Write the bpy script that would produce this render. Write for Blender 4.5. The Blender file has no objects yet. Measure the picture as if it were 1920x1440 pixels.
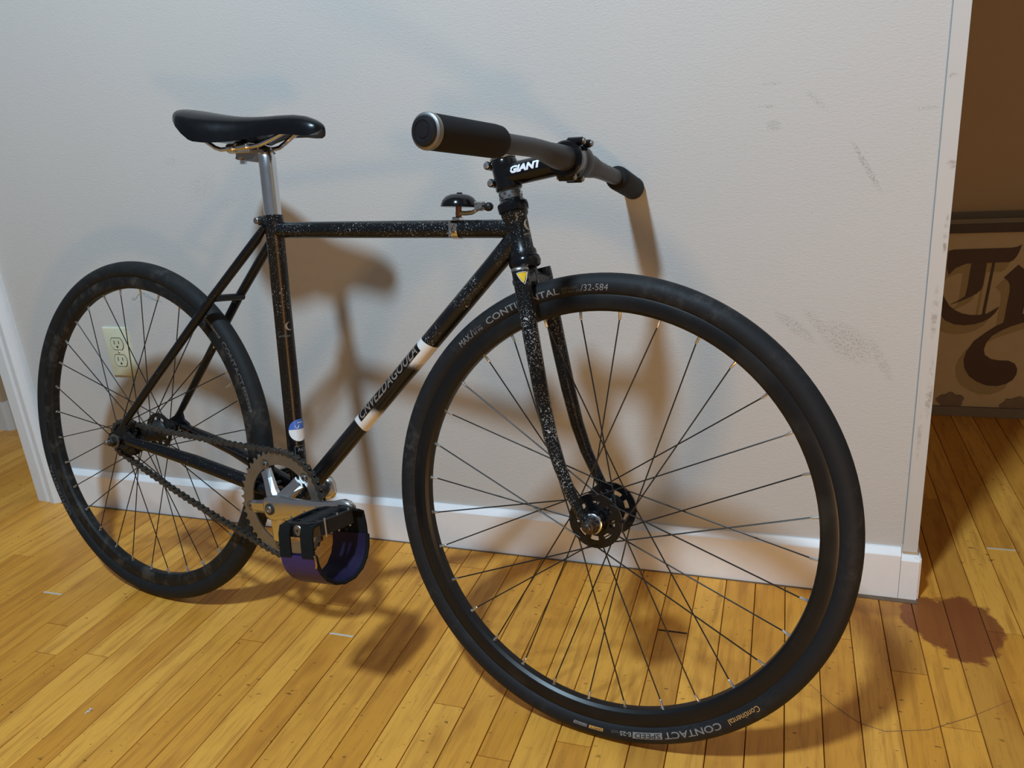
import bpy, bmesh, math, random
from mathutils import Vector, Matrix

random.seed(7)
sc = bpy.context.scene
COL = sc.collection
R = math.radians

# ------------------------------------------------------------------ camera
cam_d = bpy.data.cameras.new('camera')
cam = bpy.data.objects.new('camera', cam_d)
COL.objects.link(cam)
cam_d.sensor_fit = 'HORIZONTAL'
cam_d.sensor_width = 36.0
cam_d.lens = 1488.99 / 1920 * 36
cam_d.clip_start = 0.02
_r = Vector((0.941609, 0.327287, -0.079095))
_u = Vector((-0.036527, 0.332811, 0.942286))
_f = Vector((-0.334722, 0.884376, -0.325332))
_c = Vector((0.958317, -1.314964, 0.843732))
cam.matrix_world = Matrix((( _r.x, _u.x, -_f.x, _c.x), (_r.y, _u.y, -_f.y, _c.y), (_r.z, _u.z, -_f.z, _c.z), (0, 0, 0, 1)))
sc.camera = cam

# ------------------------------------------------------------------ world, lamps, exposure
W = bpy.data.worlds.new('world'); sc.world = W; W.use_nodes = True
W.node_tree.nodes['Background'].inputs[0].default_value = (0.80, 0.88, 1.0, 1)
W.node_tree.nodes['Background'].inputs[1].default_value = 0.155

def lamp(name, loc, energy, col, radius):
    d = bpy.data.lights.new(name, 'POINT'); d.energy = energy; d.color = col; d.shadow_soft_size = radius
    o = bpy.data.objects.new(name, d); COL.objects.link(o); o.location = loc
    return o
lamp('ceiling_light', (0.42, -1.66, 2.70), 264, (0.58, 0.81, 1.0), 0.10)      # cool lamp overhead
lamp('low_table_light', (1.75, -1.95, 0.25), 31.0, (1.0, 0.58, 0.22), 0.10)     # warm lamp low on the right
sc.view_settings.view_transform = 'Standard'
sc.view_settings.look = 'None'
sc.view_settings.exposure = 0.0
sc.view_settings.gamma = 1.0
sc.view_settings.use_curve_mapping = False

# ------------------------------------------------------------------ material helpers
MATS = {}
class NT:
    def __init__(s, name):
        s.m = bpy.data.materials.new(name); s.m.use_nodes = True
        s.t = s.m.node_tree; s.n = s.t.nodes; s.l = s.t.links
        s.b = s.n['Principled BSDF']; MATS[name] = s.m
    def node(s, typ, **kw):
        x = s.n.new(typ)
        for k, v in kw.items():
            if isinstance(k, str) and hasattr(x, k): setattr(x, k, v)
        return x
    def val(s, sock, v):
        if hasattr(v, 'is_linked') or hasattr(v, 'links'): s.l.new(v, sock)
        else: sock.default_value = v
    def math(s, op, a, b=0.0, c=None, clamp=False):
        x = s.n.new('ShaderNodeMath'); x.operation = op; x.use_clamp = clamp
        s.val(x.inputs[0], a); s.val(x.inputs[1], b)
        if c is not None: s.val(x.inputs[2], c)
        return x.outputs[0]
    def vmath(s, op, a, b=(0, 0, 0)):
        x = s.n.new('ShaderNodeVectorMath'); x.operation = op
        s.val(x.inputs[0], a); s.val(x.inputs[1], b)
        return x.outputs['Value'] if op in ('DOT_PRODUCT', 'LENGTH', 'DISTANCE') else x.outputs[0]
    def mix(s, fac, a, b):
        x = s.n.new('ShaderNodeMix'); x.data_type = 'RGBA'
        s.val(x.inputs[0], fac)
        for sock, v in ((x.inputs[6], a), (x.inputs[7], b)):
            if isinstance(v, tuple): v = (*v[:3], 1)
            s.val(sock, v)
        return x.outputs[2]
    def ramp(s, fac, a, b):       # smoothstep a..b
        x = s.n.new('ShaderNodeMapRange'); x.interpolation_type = 'SMOOTHSTEP'
        s.val(x.inputs[0], fac); x.inputs[1].default_value = a; x.inputs[2].default_value = b
        return x.outputs[0]
    def noise(s, vec, scale, detail=3, rough=0.55):
        x = s.n.new('ShaderNodeTexNoise'); s.val(x.inputs['Vector'], vec)
        x.inputs['Scale'].default_value = scale; x.inputs['Detail'].default_value = detail; x.inputs['Roughness'].default_value = rough
        return x.outputs[0]
    def voro(s, vec, scale):
        x = s.n.new('ShaderNodeTexVoronoi'); s.val(x.inputs['Vector'], vec); x.inputs['Scale'].default_value = scale
        return x.outputs['Distance']
    def obj(s): return s.n.new('ShaderNodeTexCoord').outputs['Object']
    def pos(s): return s.n.new('ShaderNodeNewGeometry').outputs['Position']
    def bump(s, h, strength=0.3, dist=0.001):
        x = s.n.new('ShaderNodeBump'); s.val(x.inputs['Height'], h)
        x.inputs['Strength'].default_value = strength; x.inputs['Distance'].default_value = dist
        s.l.new(x.outputs[0], s.b.inputs['Normal'])
    def set(s, col=None, rough=None, metal=None, spec=None, coat=None):
        if col is not None: s.val(s.b.inputs['Base Color'], (*col[:3], 1) if isinstance(col, tuple) else col)
        if rough is not None: s.val(s.b.inputs['Roughness'], rough)
        if metal is not None: s.val(s.b.inputs['Metallic'], metal)
        if spec is not None: s.val(s.b.inputs['Specular IOR Level'], spec)
        if coat is not None: s.b.inputs['Coat Weight'].default_value = coat
        return s.m

def simple(name, col, rough=0.5, metal=0.0, spec=0.5, var=0.12, vscale=60, bump=0.0, bscale=400):
    t = NT(name); o = t.obj()
    n = t.noise(o, vscale, 4)
    dark = tuple(c * (1 - var) for c in col); lite = tuple(min(1, c * (1 + var)) for c in col)
    t.set(t.mix(n, dark, lite), t.math('MULTIPLY_ADD', n, 0.12, rough - 0.06), metal, spec)
    if bump: t.bump(t.noise(o, bscale, 2), bump, 0.0005)
    return t.m

# black paint with pale chips and speckle
def chipped(name, chip=0.66, base=(0.005, 0.0055, 0.007)):
    t = NT(name); o = t.obj()
    big = t.noise(o, 14, 2); fine = t.noise(o, 520, 2, 0.6); spk = t.noise(o, 170, 3, 0.65)
    area = t.ramp(big, 0.42, 0.62)
    m1 = t.math('MULTIPLY', t.ramp(fine, chip - 0.03, chip + 0.05), t.math('MULTIPLY_ADD', area, 0.75, 0.12))
    m2 = t.math('MULTIPLY', t.ramp(spk, chip + 0.035, chip + 0.05), t.ramp(big, 0.47, 0.56))
    m = t.math('MAXIMUM', m1, m2)
    t.set(t.mix(m, base, (0.42, 0.42, 0.41)), t.math('MULTIPLY_ADD', m, 0.3, 0.28), 0.0, 0.36)
    t.bump(t.math('SUBTRACT', 1.0, m), 0.25, 0.0004)
    return t.m
chipped('frame_paint', 0.645)
chipped('fork_paint', 0.60)
chipped('stay_paint', 0.71)
simple('gloss_black', (0.005, 0.005, 0.006), 0.16, 0, 0.38)
simple('satin_black', (0.010, 0.010, 0.012), 0.42, 0, 0.35)
simple('anodised_black', (0.030, 0.030, 0.034), 0.30, 0.3, 0.5)
simple('bar_grey', (0.034, 0.034, 0.038), 0.45, 0.2, 0.4, vscale=90)
simple('foam_black', (0.014, 0.014, 0.016), 0.82, 0, 0.2, bump=0.3, bscale=900)
simple('saddle_cover', (0.0035, 0.0037, 0.005), 0.27, 0, 0.34, bump=0.12, bscale=700)
simple('chrome', (0.72, 0.72, 0.73), 0.10, 1.0, 0.5, var=0.06)
simple('alloy', (0.68, 0.68, 0.69), 0.24, 1.0, 0.5, var=0.10, vscale=40)
simple('alloy_dull', (0.36, 0.35, 0.34), 0.42, 1.0, 0.5, var=0.15)
simple('steel_dirty', (0.30, 0.27, 0.24), 0.40, 0.9, 0.5, var=0.3)
simple('bolt_brown', (0.10, 0.075, 0.06), 0.35, 0.8, 0.5, var=0.3)
simple('spoke_black', (0.035, 0.033, 0.032), 0.35, 0.6, 0.5)
simple('nipple_silver', (0.62, 0.60, 0.58), 0.28, 0.9, 0.5)
simple('chain_steel', (0.075, 0.068, 0.060), 0.42, 0.6, 0.5, var=0.5, vscale=250)
simple('greasy_black', (0.020, 0.019, 0.018), 0.5, 0.2, 0.5, var=0.5, vscale=120)
simple('purple_web', (0.040, 0.022, 0.100), 0.62, 0, 0.4, var=0.2, vscale=200, bump=0.5, bscale=900)
simple('purple_dark', (0.014, 0.008, 0.036), 0.6, 0, 0.3, var=0.3, vscale=200, bump=0.4, bscale=900)
simple('web_black', (0.008, 0.009, 0.009), 0.85, 0, 0.15, var=0.4, vscale=300, bump=0.6, bscale=700)
simple('pedal_plastic', (0.011, 0.011, 0.012), 0.42, 0, 0.35, var=0.5, vscale=150)
simple('print_grey', (0.21, 0.205, 0.20), 0.7)
simple('print_dim', (0.095, 0.092, 0.09), 0.7)
simple('print_tan', (0.24, 0.185, 0.15), 0.5)
simple('print_orange', (0.55, 0.30, 0.08), 0.6)
simple('print_white', (0.80, 0.83, 0.90), 0.45)
simple('print_gold', (0.30, 0.25, 0.18), 0.5)
simple('sticker_blue', (0.055, 0.16, 0.55), 0.35)
simple('sticker_white', (0.82, 0.82, 0.82), 0.4)
simple('sticker_yellow', (0.75, 0.52, 0.03), 0.4)
simple('brass', (0.62, 0.42, 0.18), 0.28, 1.0)
simple('copper_brown', (0.20, 0.10, 0.06), 0.45, 0.6)
simple('outlet_ivory', (0.70, 0.69, 0.50), 0.35)
simple('outlet_slot', (0.03, 0.03, 0.025), 0.6)
simple('screw_metal', (0.55, 0.53, 0.45), 0.35, 0.8)
simple('feather_white', (0.75, 0.74, 0.72), 0.9)
simple('filler_pale', (0.62, 0.55, 0.45), 0.7)
simple('gap_dark', (0.03, 0.014, 0.006), 0.9)

# tyres: dusty black rubber
t = NT('tyre_rubber'); o = t.obj()
dust = t.math('MULTIPLY', t.ramp(t.noise(o, 9, 4), 0.45, 0.75), t.ramp(t.noise(o, 70, 4, 0.7), 0.42, 0.72))
t.set(t.mix(dust, (0.0125, 0.013, 0.015), (0.050, 0.048, 0.046)), 0.62, 0, 0.25)
t.bump(t.noise(o, 600, 2), 0.15, 0.0004)
t = NT('tyre_dusty'); o = t.obj()
dust = t.math('MULTIPLY', t.ramp(t.noise(o, 7, 4), 0.45, 0.78), t.ramp(t.noise(o, 45, 5, 0.72), 0.46, 0.78))
t.set(t.mix(dust, (0.012, 0.013, 0.014), (0.095, 0.088, 0.078)), 0.66, 0, 0.25)
t.bump(t.noise(o, 600, 2), 0.15, 0.0004)
t = NT('rim_black'); o = t.obj()
dust = t.math('MULTIPLY', t.ramp(t.noise(o, 12, 3), 0.5, 0.75), 0.6)
t.set(t.mix(dust, (0.006, 0.006, 0.007), (0.030, 0.027, 0.024)), 0.36, 0.0, 0.4)
t = NT('rim_dusty'); o = t.obj()
dust = t.math('MULTIPLY', t.ramp(t.noise(o, 30, 5, 0.7), 0.46, 0.76), 0.8)
t.set(t.mix(dust, (0.008, 0.008, 0.008), (0.075, 0.064, 0.052)), 0.52, 0.0, 0.3)

# wall paint: roller weave relief, scuffs
def scuff_mask(t, p, items):
    out = 0.0
    for (x, z, rx, rz, ang, amt) in items:
        d = t.vmath('SUBTRACT', p, (x, 0, z))
        c, s_ = math.cos(ang), math.sin(ang)
        a = t.math('MULTIPLY', t.vmath('DOT_PRODUCT', d, (c, 0, s_)), 1 / rx)
        b = t.math('MULTIPLY', t.vmath('DOT_PRODUCT', d, (-s_, 0, c)), 1 / rz)
        q = t.math('ADD', t.math('MULTIPLY', a, a), t.math('MULTIPLY', b, b))
        m = t.math('MULTIPLY', t.ramp(q, 1.0, 0.1), amt)
        out = t.math('MAXIMUM', out, m)
    return out
t = NT('wall_paint'); p = t.pos()
wv = t.n.new('ShaderNodeMapping'); t.l.new(p, wv.inputs[0]); wv.inputs['Scale'].default_value = (0.65, 1, 1.35)
rel = t.math('ADD', t.noise(wv.outputs[0], 240, 2, 0.6), t.math('MULTIPLY', t.noise(p, 60, 2), 0.5))
weave = t.voro(wv.outputs[0], 330)
rel = t.math('SUBTRACT', rel, t.math('MULTIPLY', weave, 0.7))
sc_items = [(1.048, 0.722, 0.055, 0.0055, R(-60), 0.55), (1.035, 0.452, 0.055, 0.030, R(-40), 0.40), (0.955, 0.478, 0.050, 0.012, R(-38), 0.35),
            (1.085, 0.425, 0.050, 0.010, R(-62), 0.35), (1.000, 0.47, 0.060, 0.011, R(-50), 0.35), (0.91, 0.85, 0.018, 0.003, 0, 0.35),
            (0.905, 0.818, 0.016, 0.003, 0, 0.4), (0.915, 0.79, 0.014, 0.010, 0, 0.35), (0.975, 0.82, 0.030, 0.006, R(-45), 0.25),
            (-0.155, 0.749, 0.05, 0.03, 0.5, 0.16), (-0.22, 0.80, 0.02, 0.01, 0, 0.2), (-0.10, 0.715, 0.03, 0.012, 0.3, 0.2), (1.12, 0.80, 0.02, 0.004, 0, 0.3),
            (0.40, 0.62, 0.012, 0.05, R(30), 0.10)]
scuff = t.math('MULTIPLY', scuff_mask(t, p, sc_items), t.ramp(t.math('SUBTRACT', t.noise(p, 420, 2, 0.6), t.math('MULTIPLY', weave, 0.25)), 0.30, 0.55))
pit = t.math('MULTIPLY', t.ramp(t.noise(p, 130, 2), 0.74, 0.79), 0.35)
base = t.mix(t.noise(p, 3, 3), (0.575, 0.550, 0.525), (0.600, 0.578, 0.555))
t.set(t.mix(t.math('MAXIMUM', scuff, pit), base, (0.13, 0.115, 0.10)), 0.62, 0, 0.35)
t.bump(rel, 0.33, 0.0009)
t = NT('wall_plain'); p = t.pos()
t.set(t.mix(t.noise(p, 3, 3), (0.545, 0.515, 0.48), (0.575, 0.545, 0.51)), 0.7, 0, 0.3)
t.bump(t.noise(p, 200, 2), 0.2, 0.0008)
t = NT('shaded_wall'); p = t.pos()  # dark tan stands in for the dim light on these walls
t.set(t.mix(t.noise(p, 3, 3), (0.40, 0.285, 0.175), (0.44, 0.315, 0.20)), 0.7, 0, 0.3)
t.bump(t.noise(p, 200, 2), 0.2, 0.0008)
t = NT('strip_paint'); p = t.pos()
dirt = t.math('MULTIPLY', scuff_mask(t, p, [(1.16, 0.62, 0.004, 0.035, 0, 0.8), (1.157, 0.72, 0.010, 0.008, 0.4, 0.7), (1.150, 0.84, 0.008, 0.005, 0, 0.6), (1.155, 0.50, 0.006, 0.05, 0.0, 0.5), (1.158, 0.38, 0.006, 0.06, 0, 0.6), (1.15, 0.30, 0.004, 0.05, 0, 0.4)]), t.ramp(t.noise(p, 90, 4, 0.7), 0.42, 0.65))
t.set(t.mix(dirt, (0.60, 0.575, 0.55), (0.22, 0.18, 0.14)), 0.5, 0, 0.4)
simple('trim_white', (0.90, 0.885, 0.89), 0.32, 0, 0.5, var=0.03)
simple('casing_white', (0.74, 0.77, 0.80), 0.35, 0, 0.5, var=0.04)
simple('caulk_grey', (0.33, 0.36, 0.38), 0.8)
simple('raw_drywall', (0.50, 0.38, 0.24), 0.9)
simple('scratch_brown', (0.26, 0.10, 0.035), 0.6)
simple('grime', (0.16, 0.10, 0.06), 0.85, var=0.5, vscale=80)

# oak strip floor
def wood(name, plank=True):
    t = NT(name); p = t.pos()
    info = t.n.new('ShaderNodeObjectInfo'); rnd = info.outputs['Random']
    off = t.n.new('ShaderNodeCombineXYZ'); t.val(off.inputs[0], t.math('MULTIPLY', rnd, 37.0)); t.val(off.inputs[1], t.math('MULTIPLY', rnd, 91.0))
    q = t.vmath('ADD', p, off.outputs[0])
    mp = t.n.new('ShaderNodeMapping'); t.l.new(q, mp.inputs[0]); mp.inputs['Scale'].default_value = (1.0, 0.075, 1.0)
    g1 = t.noise(mp.outputs[0], 70, 3, 0.65); g2 = t.noise(mp.outputs[0], 330, 2, 0.6)
    mp2 = t.n.new('ShaderNodeMapping'); t.l.new(q, mp2.inputs[0]); mp2.inputs['Scale'].default_value = (1.0, 0.25, 1.0)
    cloud = t.noise(mp2.outputs[0], 14, 3, 0.65)
    c = t.mix(t.ramp(rnd, 0.0, 1.0), (0.700, 0.288, 0.037), (0.880, 0.410, 0.066))
    c = t.mix(t.math('MULTIPLY', t.ramp(rnd, 0.90, 0.93), 0.55), c, (0.44, 0.17, 0.028))
    c = t.mix(t.math('MULTIPLY', t.ramp(g1, 0.45, 0.70), 0.50), c, (0.40, 0.140, 0.024))
    c = t.mix(t.math('MULTIPLY', t.ramp(cloud, 0.50, 0.75), 0.62), c, (0.43, 0.145, 0.022))
    c = t.mix(t.math('MULTIPLY', t.ramp(g2, 0.56, 0.72), 0.30), c, (0.34, 0.14, 0.03))
    # fine dark flecks and scratches
    mp3 = t.n.new('ShaderNodeMapping'); t.l.new(p, mp3.inputs[0]); mp3.inputs['Scale'].default_value = (0.55, 1.0, 1.0); mp3.inputs['Rotation'].default_value = (0, 0, 0.25)
    fl = t.noise(mp3.outputs[0], 120, 2, 0.5)
    zone = t.math('MULTIPLY_ADD', t.ramp(t.noise(p, 5, 2), 0.42, 0.6), 0.8, 0.1)
    c = t.mix(t.math('MULTIPLY', t.math('MULTIPLY', t.ramp(fl, 0.665, 0.72), zone), 0.85), c, (0.13, 0.048, 0.016))
    mp4 = t.n.new('ShaderNodeMapping'); t.l.new(p, mp4.inputs[0]); mp4.inputs['Scale'].default_value = (0.10, 1.0, 1.0); mp4.inputs['Rotation'].default_value = (0, 0, -0.5)
    scr = t.noise(mp4.outputs[0], 75, 3, 0.6)
    c = t.mix(t.math('MULTIPLY', t.math('MULTIPLY', t.ramp(scr, 0.70, 0.73), t.ramp(t.noise(p, 7, 2), 0.5, 0.62)), 0.45), c, (0.20, 0.080, 0.022))
    # spilled reddish stain beside the wall end
    wob = t.noise(p, 22, 4, 0.6)
    def blob(x, y, rx, ry, e0=1.0, e1=0.86):
        d = t.vmath('MULTIPLY', t.vmath('SUBTRACT', p, (x, y, 0)), (1 / rx, 1 / ry, 0))
        r = t.math('ADD', t.vmath('LENGTH', d), t.math('MULTIPLY_ADD', wob, 0.9, -0.45))
        return t.ramp(r, e0, e1)
    st = t.math('MAXIMUM', blob(1.225, -0.075, 0.066, 0.092), blob(1.185, -0.055, 0.050, 0.060))
    st = t.math('MAXIMUM', st, t.math('MULTIPLY', blob(1.10, -0.045, 0.10, 0.035, 1.0, 0.4), 0.5))
    c = t.mix(t.math('MULTIPLY', st, 0.86), c, (0.215, 0.050, 0.019))
    rough = t.math('MULTIPLY_ADD', g1, 0.18, 0.27)
    t.set(c, rough, 0, 0.24)
    t.bump(t.math('ADD', g1, t.math('MULTIPLY', g2, 0.4)), 0.10, 0.0006)
    return t.m
wood('oak_plank')

t = NT('sign_cream'); p = t.pos()
t.set(t.mix(t.noise(p, 25, 4), (0.44, 0.34, 0.22), (0.50, 0.40, 0.27)), 0.75, 0, 0.3)
simple('sign_ink', (0.050, 0.018, 0.014), 0.6)
simple('sign_shade', (0.33, 0.25, 0.135), 0.75)
simple('sign_frame', (0.035, 0.018, 0.016), 0.6)
simple('sign_frame_grey', (0.14, 0.12, 0.105), 0.6)
simple('sign_rust', (0.18, 0.135, 0.10), 0.85, var=0.3)

# ------------------------------------------------------------------ mesh helpers
def V3(x): return Vector(x)
def basis(axis):
    a = V3(axis).normalized()
    h = Vector((0, 0, 1)) if abs(a.z) < 0.9 else Vector((1, 0, 0))
    u = a.cross(h).normalized(); v = a.cross(u).normalized()
    return a, u, v

class MB:
    def __init__(s): s.v = []; s.f = []
    def add(s, vs, fs):
        o = len(s.v); s.v += [tuple(x) for x in vs]; s.f += [tuple(i + o for i in f) for f in fs]; return s
    def sweep(s, path, rad, seg=14, caps=True, closed=False, squash=(1, 1), up=None):
        P = [V3(x) for x in path]; n = len(P)
        if not hasattr(rad, '__len__'): rad = [rad] * n
        vs, fs = [], []; u = None
        for i in range(n):
            if closed: tg = P[(i + 1) % n] - P[i - 1]
            else: tg = P[min(i + 1, n - 1)] - P[max(i - 1, 0)]
            tg.normalize()
            if u is None:
                if up is not None: u = V3(up)
                else: _, u, _ = basis(tg)
            u = (u - tg * u.dot(tg)).normalized(); w = tg.cross(u)
            for k in range(seg):
                a = 2 * math.pi * k / seg
                vs.append(P[i] + (u * math.cos(a) * squash[0] + w * math.sin(a) * squash[1]) * rad[i])
        m = n if closed else n - 1
        for i in range(m):
            j = (i + 1) % n
            for k in range(seg):
                k2 = (k + 1) % seg
                fs.append((i * seg + k, i * seg + k2, j * seg + k2, j * seg + k))
        if caps and not closed:
            fs.append(tuple(range(seg - 1, -1, -1))); fs.append(tuple((n - 1) * seg + k for k in range(seg)))
        return s.add(vs, fs)
    def lathe(s, prof, o, axis, seg=24, closed=False):   # prof: (radius, height along axis)
        a, u, v = basis(axis); o = V3(o); vs, fs = [], []; n = len(prof)
        for (r, h) in prof:
            for k in range(seg):
                t_ = 2 * math.pi * k / seg
                vs.append(o + a * h + (u * math.cos(t_) + v * math.sin(t_)) * r)
        for i in range(n if closed else n - 1):
            j = (i + 1) % n
            for k in range(seg):
                k2 = (k + 1) % seg
                fs.append((i * seg + k, i * seg + k2, j * seg + k2, j * seg + k))
        if not closed:
            fs.append(tuple(range(seg - 1, -1, -1))); fs.append(tuple((n - 1) * seg + k for k in range(seg)))
        return s.add(vs, fs)
    def cyl(s, a, b, r, seg=20, bev=0.0):
        a, b = V3(a), V3(b); L = (b - a).length
        pr = [(r, 0), (r, L)] if not bev else [(r - bev, 0), (r, bev), (r, L - bev), (r - bev, L)]
        return s.lathe(pr, a, b - a, seg)
    def box(s, c, size, M=None, bev=0.0):
        x, y, z = [d / 2 for d in size]; c = V3(c)
        if bev:
            b_ = bev; vs = []
            prof = [(-z, b_), (-z + b_, 0), (z - b_, 0), (z, b_)]
            for (h, ins) in prof:
                X, Y = x - ins, y - ins
                vs += [(-X, -Y, h), (X, -Y, h), (X, Y, h), (-X, Y, h)]
            fs = [(3, 2, 1, 0), (12, 13, 14, 15)]
            for i in range(3):
                for k in range(4): fs.append((i * 4 + k, i * 4 + (k + 1) % 4, (i + 1) * 4 + (k + 1) % 4, (i + 1) * 4 + k))
        else:
            vs = [(-x, -y, -z), (x, -y, -z), (x, y, -z), (-x, y, -z), (-x, -y, z), (x, -y, z), (x, y, z), (-x, y, z)]
            fs = [(3, 2, 1, 0), (4, 5, 6, 7), (0, 1, 5, 4), (1, 2, 6, 5), (2, 3, 7, 6), (3, 0, 4, 7)]
        vs = [V3(q) for q in vs]
        if M is not None: vs = [M @ q for q in vs]
        return s.add([q + c for q in vs], fs)
    def prism(s, poly, fn, d0, d1):                      # poly 2-D points, fn(a,b,d)->3-D
        n = len(poly)
        vs = [fn(a, b, d0) for a, b in poly] + [fn(a, b, d1) for a, b in poly]
        fs = [tuple(range(n - 1, -1, -1)), tuple(range(n, 2 * n))]
        for i in range(n): fs.append((i, (i + 1) % n, n + (i + 1) % n, n + i))
        return s.add(vs, fs)
    def sphere(s, c, r, seg=16, rings=10, sc_=(1, 1, 1)):
        pr = [(max(1e-5, r * math.sin(math.pi * i / rings)), -r * math.cos(math.pi * i / rings)) for i in range(rings + 1)]
        m = MB(); m.lathe(pr, (0, 0, 0), (0, 0, 1), seg)
        return s.add([V3(c) + Vector((q[0] * sc_[0], q[1] * sc_[1], q[2] * sc_[2])) for q in m.v], m.f)
    def mesh(s, name, mat, sharp=38):
        me = bpy.data.meshes.new(name); me.from_pydata([tuple(q) for q in s.v], [], s.f)
        me.materials.append(MATS[mat])
        bm = bmesh.new(); bm.from_mesh(me); bmesh.ops.recalc_face_normals(bm, faces=bm.faces); bm.to_mesh(me); bm.free()
        if sharp:
            me.polygons.foreach_set('use_smooth', [True] * len(me.polygons)); me.set_sharp_from_angle(angle=R(sharp))
        me.update(); return me
    def build(s, name, mat, parent=None, sharp=38, label=None):
        o = bpy.data.objects.new(name, s.mesh(name, mat, sharp)); COL.objects.link(o)
        if parent: o.parent = parent
        if label: o['label'] = label
        return o
def inst(name, me, parent, M=None):
    o = bpy.data.objects.new(name, me); COL.objects.link(o); o.parent = parent
    if M is not None: o.matrix_local = M
    return o
def tag(o, label=None, cat=None, group=None, kind=None):
    for k, v in (('label', label), ('category', cat), ('group', group), ('kind', kind)):
        if v: o[k] = v
    return o

_txt = {}
def text_raw(body, size, shear=0.0, spacing=1.0, bold=0.0):
    """triangulated flat letters: list of 2-D verts, faces, width"""
    key = (body, size, shear, spacing, bold)
    if key in _txt: return _txt[key]
    cu = bpy.data.curves.new('lettering', 'FONT'); cu.body = body; cu.size = size; cu.shear = shear; cu.space_character = spacing; cu.offset = bold
    cu.resolution_u = 3
    ob = bpy.data.objects.new('lettering_tmp', cu); COL.objects.link(ob)
    bpy.context.view_layer.update()
    me = bpy.data.meshes.new_from_object(ob.evaluated_get(bpy.context.evaluated_depsgraph_get()))
    bm = bmesh.new(); bm.from_mesh(me)
    bmesh.ops.triangulate(bm, faces=bm.faces)
    for _ in range(2):
        long = [e for e in bm.edges if e.calc_length() > size * 0.35]
        if long: bmesh.ops.subdivide_edges(bm, edges=long, cuts=1)
    bmesh.ops.triangulate(bm, faces=bm.faces)
    bm.verts.ensure_lookup_table()
    vs = [(v.co.x, v.co.y) for v in bm.verts]; fs = [tuple(v.index for v in f.verts) for f in bm.faces]
    bm.free(); bpy.data.objects.remove(ob); bpy.data.curves.remove(cu); bpy.data.meshes.remove(me)
    x0 = min(v[0] for v in vs); vs = [(x - x0, y) for x, y in vs]
    _txt[key] = (vs, fs, max(v[0] for v in vs)); return _txt[key]
def add_text(mb, body, size, fn, width=None, height=None, ox=0, oy=0, **kw):
    vs, fs, w = text_raw(body, size, **kw)
    h = max(v[1] for v in vs)
    kx = (width / w) if width else 1.0; ky = (height / h) if height else kx if width else 1.0
    mb.add([fn(ox + x * kx, oy + y * ky) for x, y in vs], fs)
def grid_poly(mb, fn, x0, x1, y0, y1, nx, ny, slant=0.0):
    vs = []; fs = []
    for i in range(nx + 1):
        for j in range(ny + 1):
            y = y0 + (y1 - y0) * j / ny
            vs.append(fn(x0 + (x1 - x0) * i / nx + slant * (y - y0), y))
    for i in range(nx):
        for j in range(ny):
            a = i * (ny + 1) + j; fs.append((a, a + ny + 1, a + ny + 2, a + 1))
    mb.add(vs, fs)
def disc_poly(mb, fn, cx, cy, r, rings=5, seg=32, keep=None):
    for i in range(rings):
        for k in range(seg):
            q = []
            for (ri, kk) in ((i, k), (i + 1, k), (i + 1, k + 1), (i, k + 1)):
                a = 2 * math.pi * kk / seg; q.append((cx + r * ri / rings * math.cos(a), cy + r * ri / rings * math.sin(a)))
            if keep: q = [(x, keep(y)) for x, y in q]
            mb.add([fn(*z) for z in q], [(0, 1, 2, 3)])

# ================================================================== SETTING
XE, XL = 1.163, -0.770            # right end of the wall, casing edge on the left
# ---- floor: base slab with oak strips on it
PW = 0.0507; SK = 0.018; X0 = 0.8545
PX0, PX1, PY0, PY1 = X0 - 50 * PW, X0 + 19 * PW, -1.15, 0.96
m = MB()
m.box((0.2, -1.0, -0.03), (6.0, 5.0, 0.036))
floor = m.build('floor', 'gap_dark', sharp=None); tag(floor, kind='structure')
# floor beyond the strips that can be told apart, flush with them
m = MB()
for (a, b, c, d) in ((-2.8, 3.2, -3.5, PY0 - 0.001), (-2.8, PX0 - 0.02, PY0, 1.5), (PX1 + 0.02, 3.2, PY0, 1.5), (PX0 - 0.02, PX1 + 0.02, PY1 + 0.02, 1.5)):
    m.box(((a + b) / 2, (c + d) / 2, -0.006), (b - a, d - c, 0.012))
far = m.build('floor_margin', 'oak_plank', floor, sharp=None); tag(far, kind='stuff')
pm = MB()
pm.box((0, 0, -0.006), (PW - 0.0011, 1.0, 0.012), bev=0.0)
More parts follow.
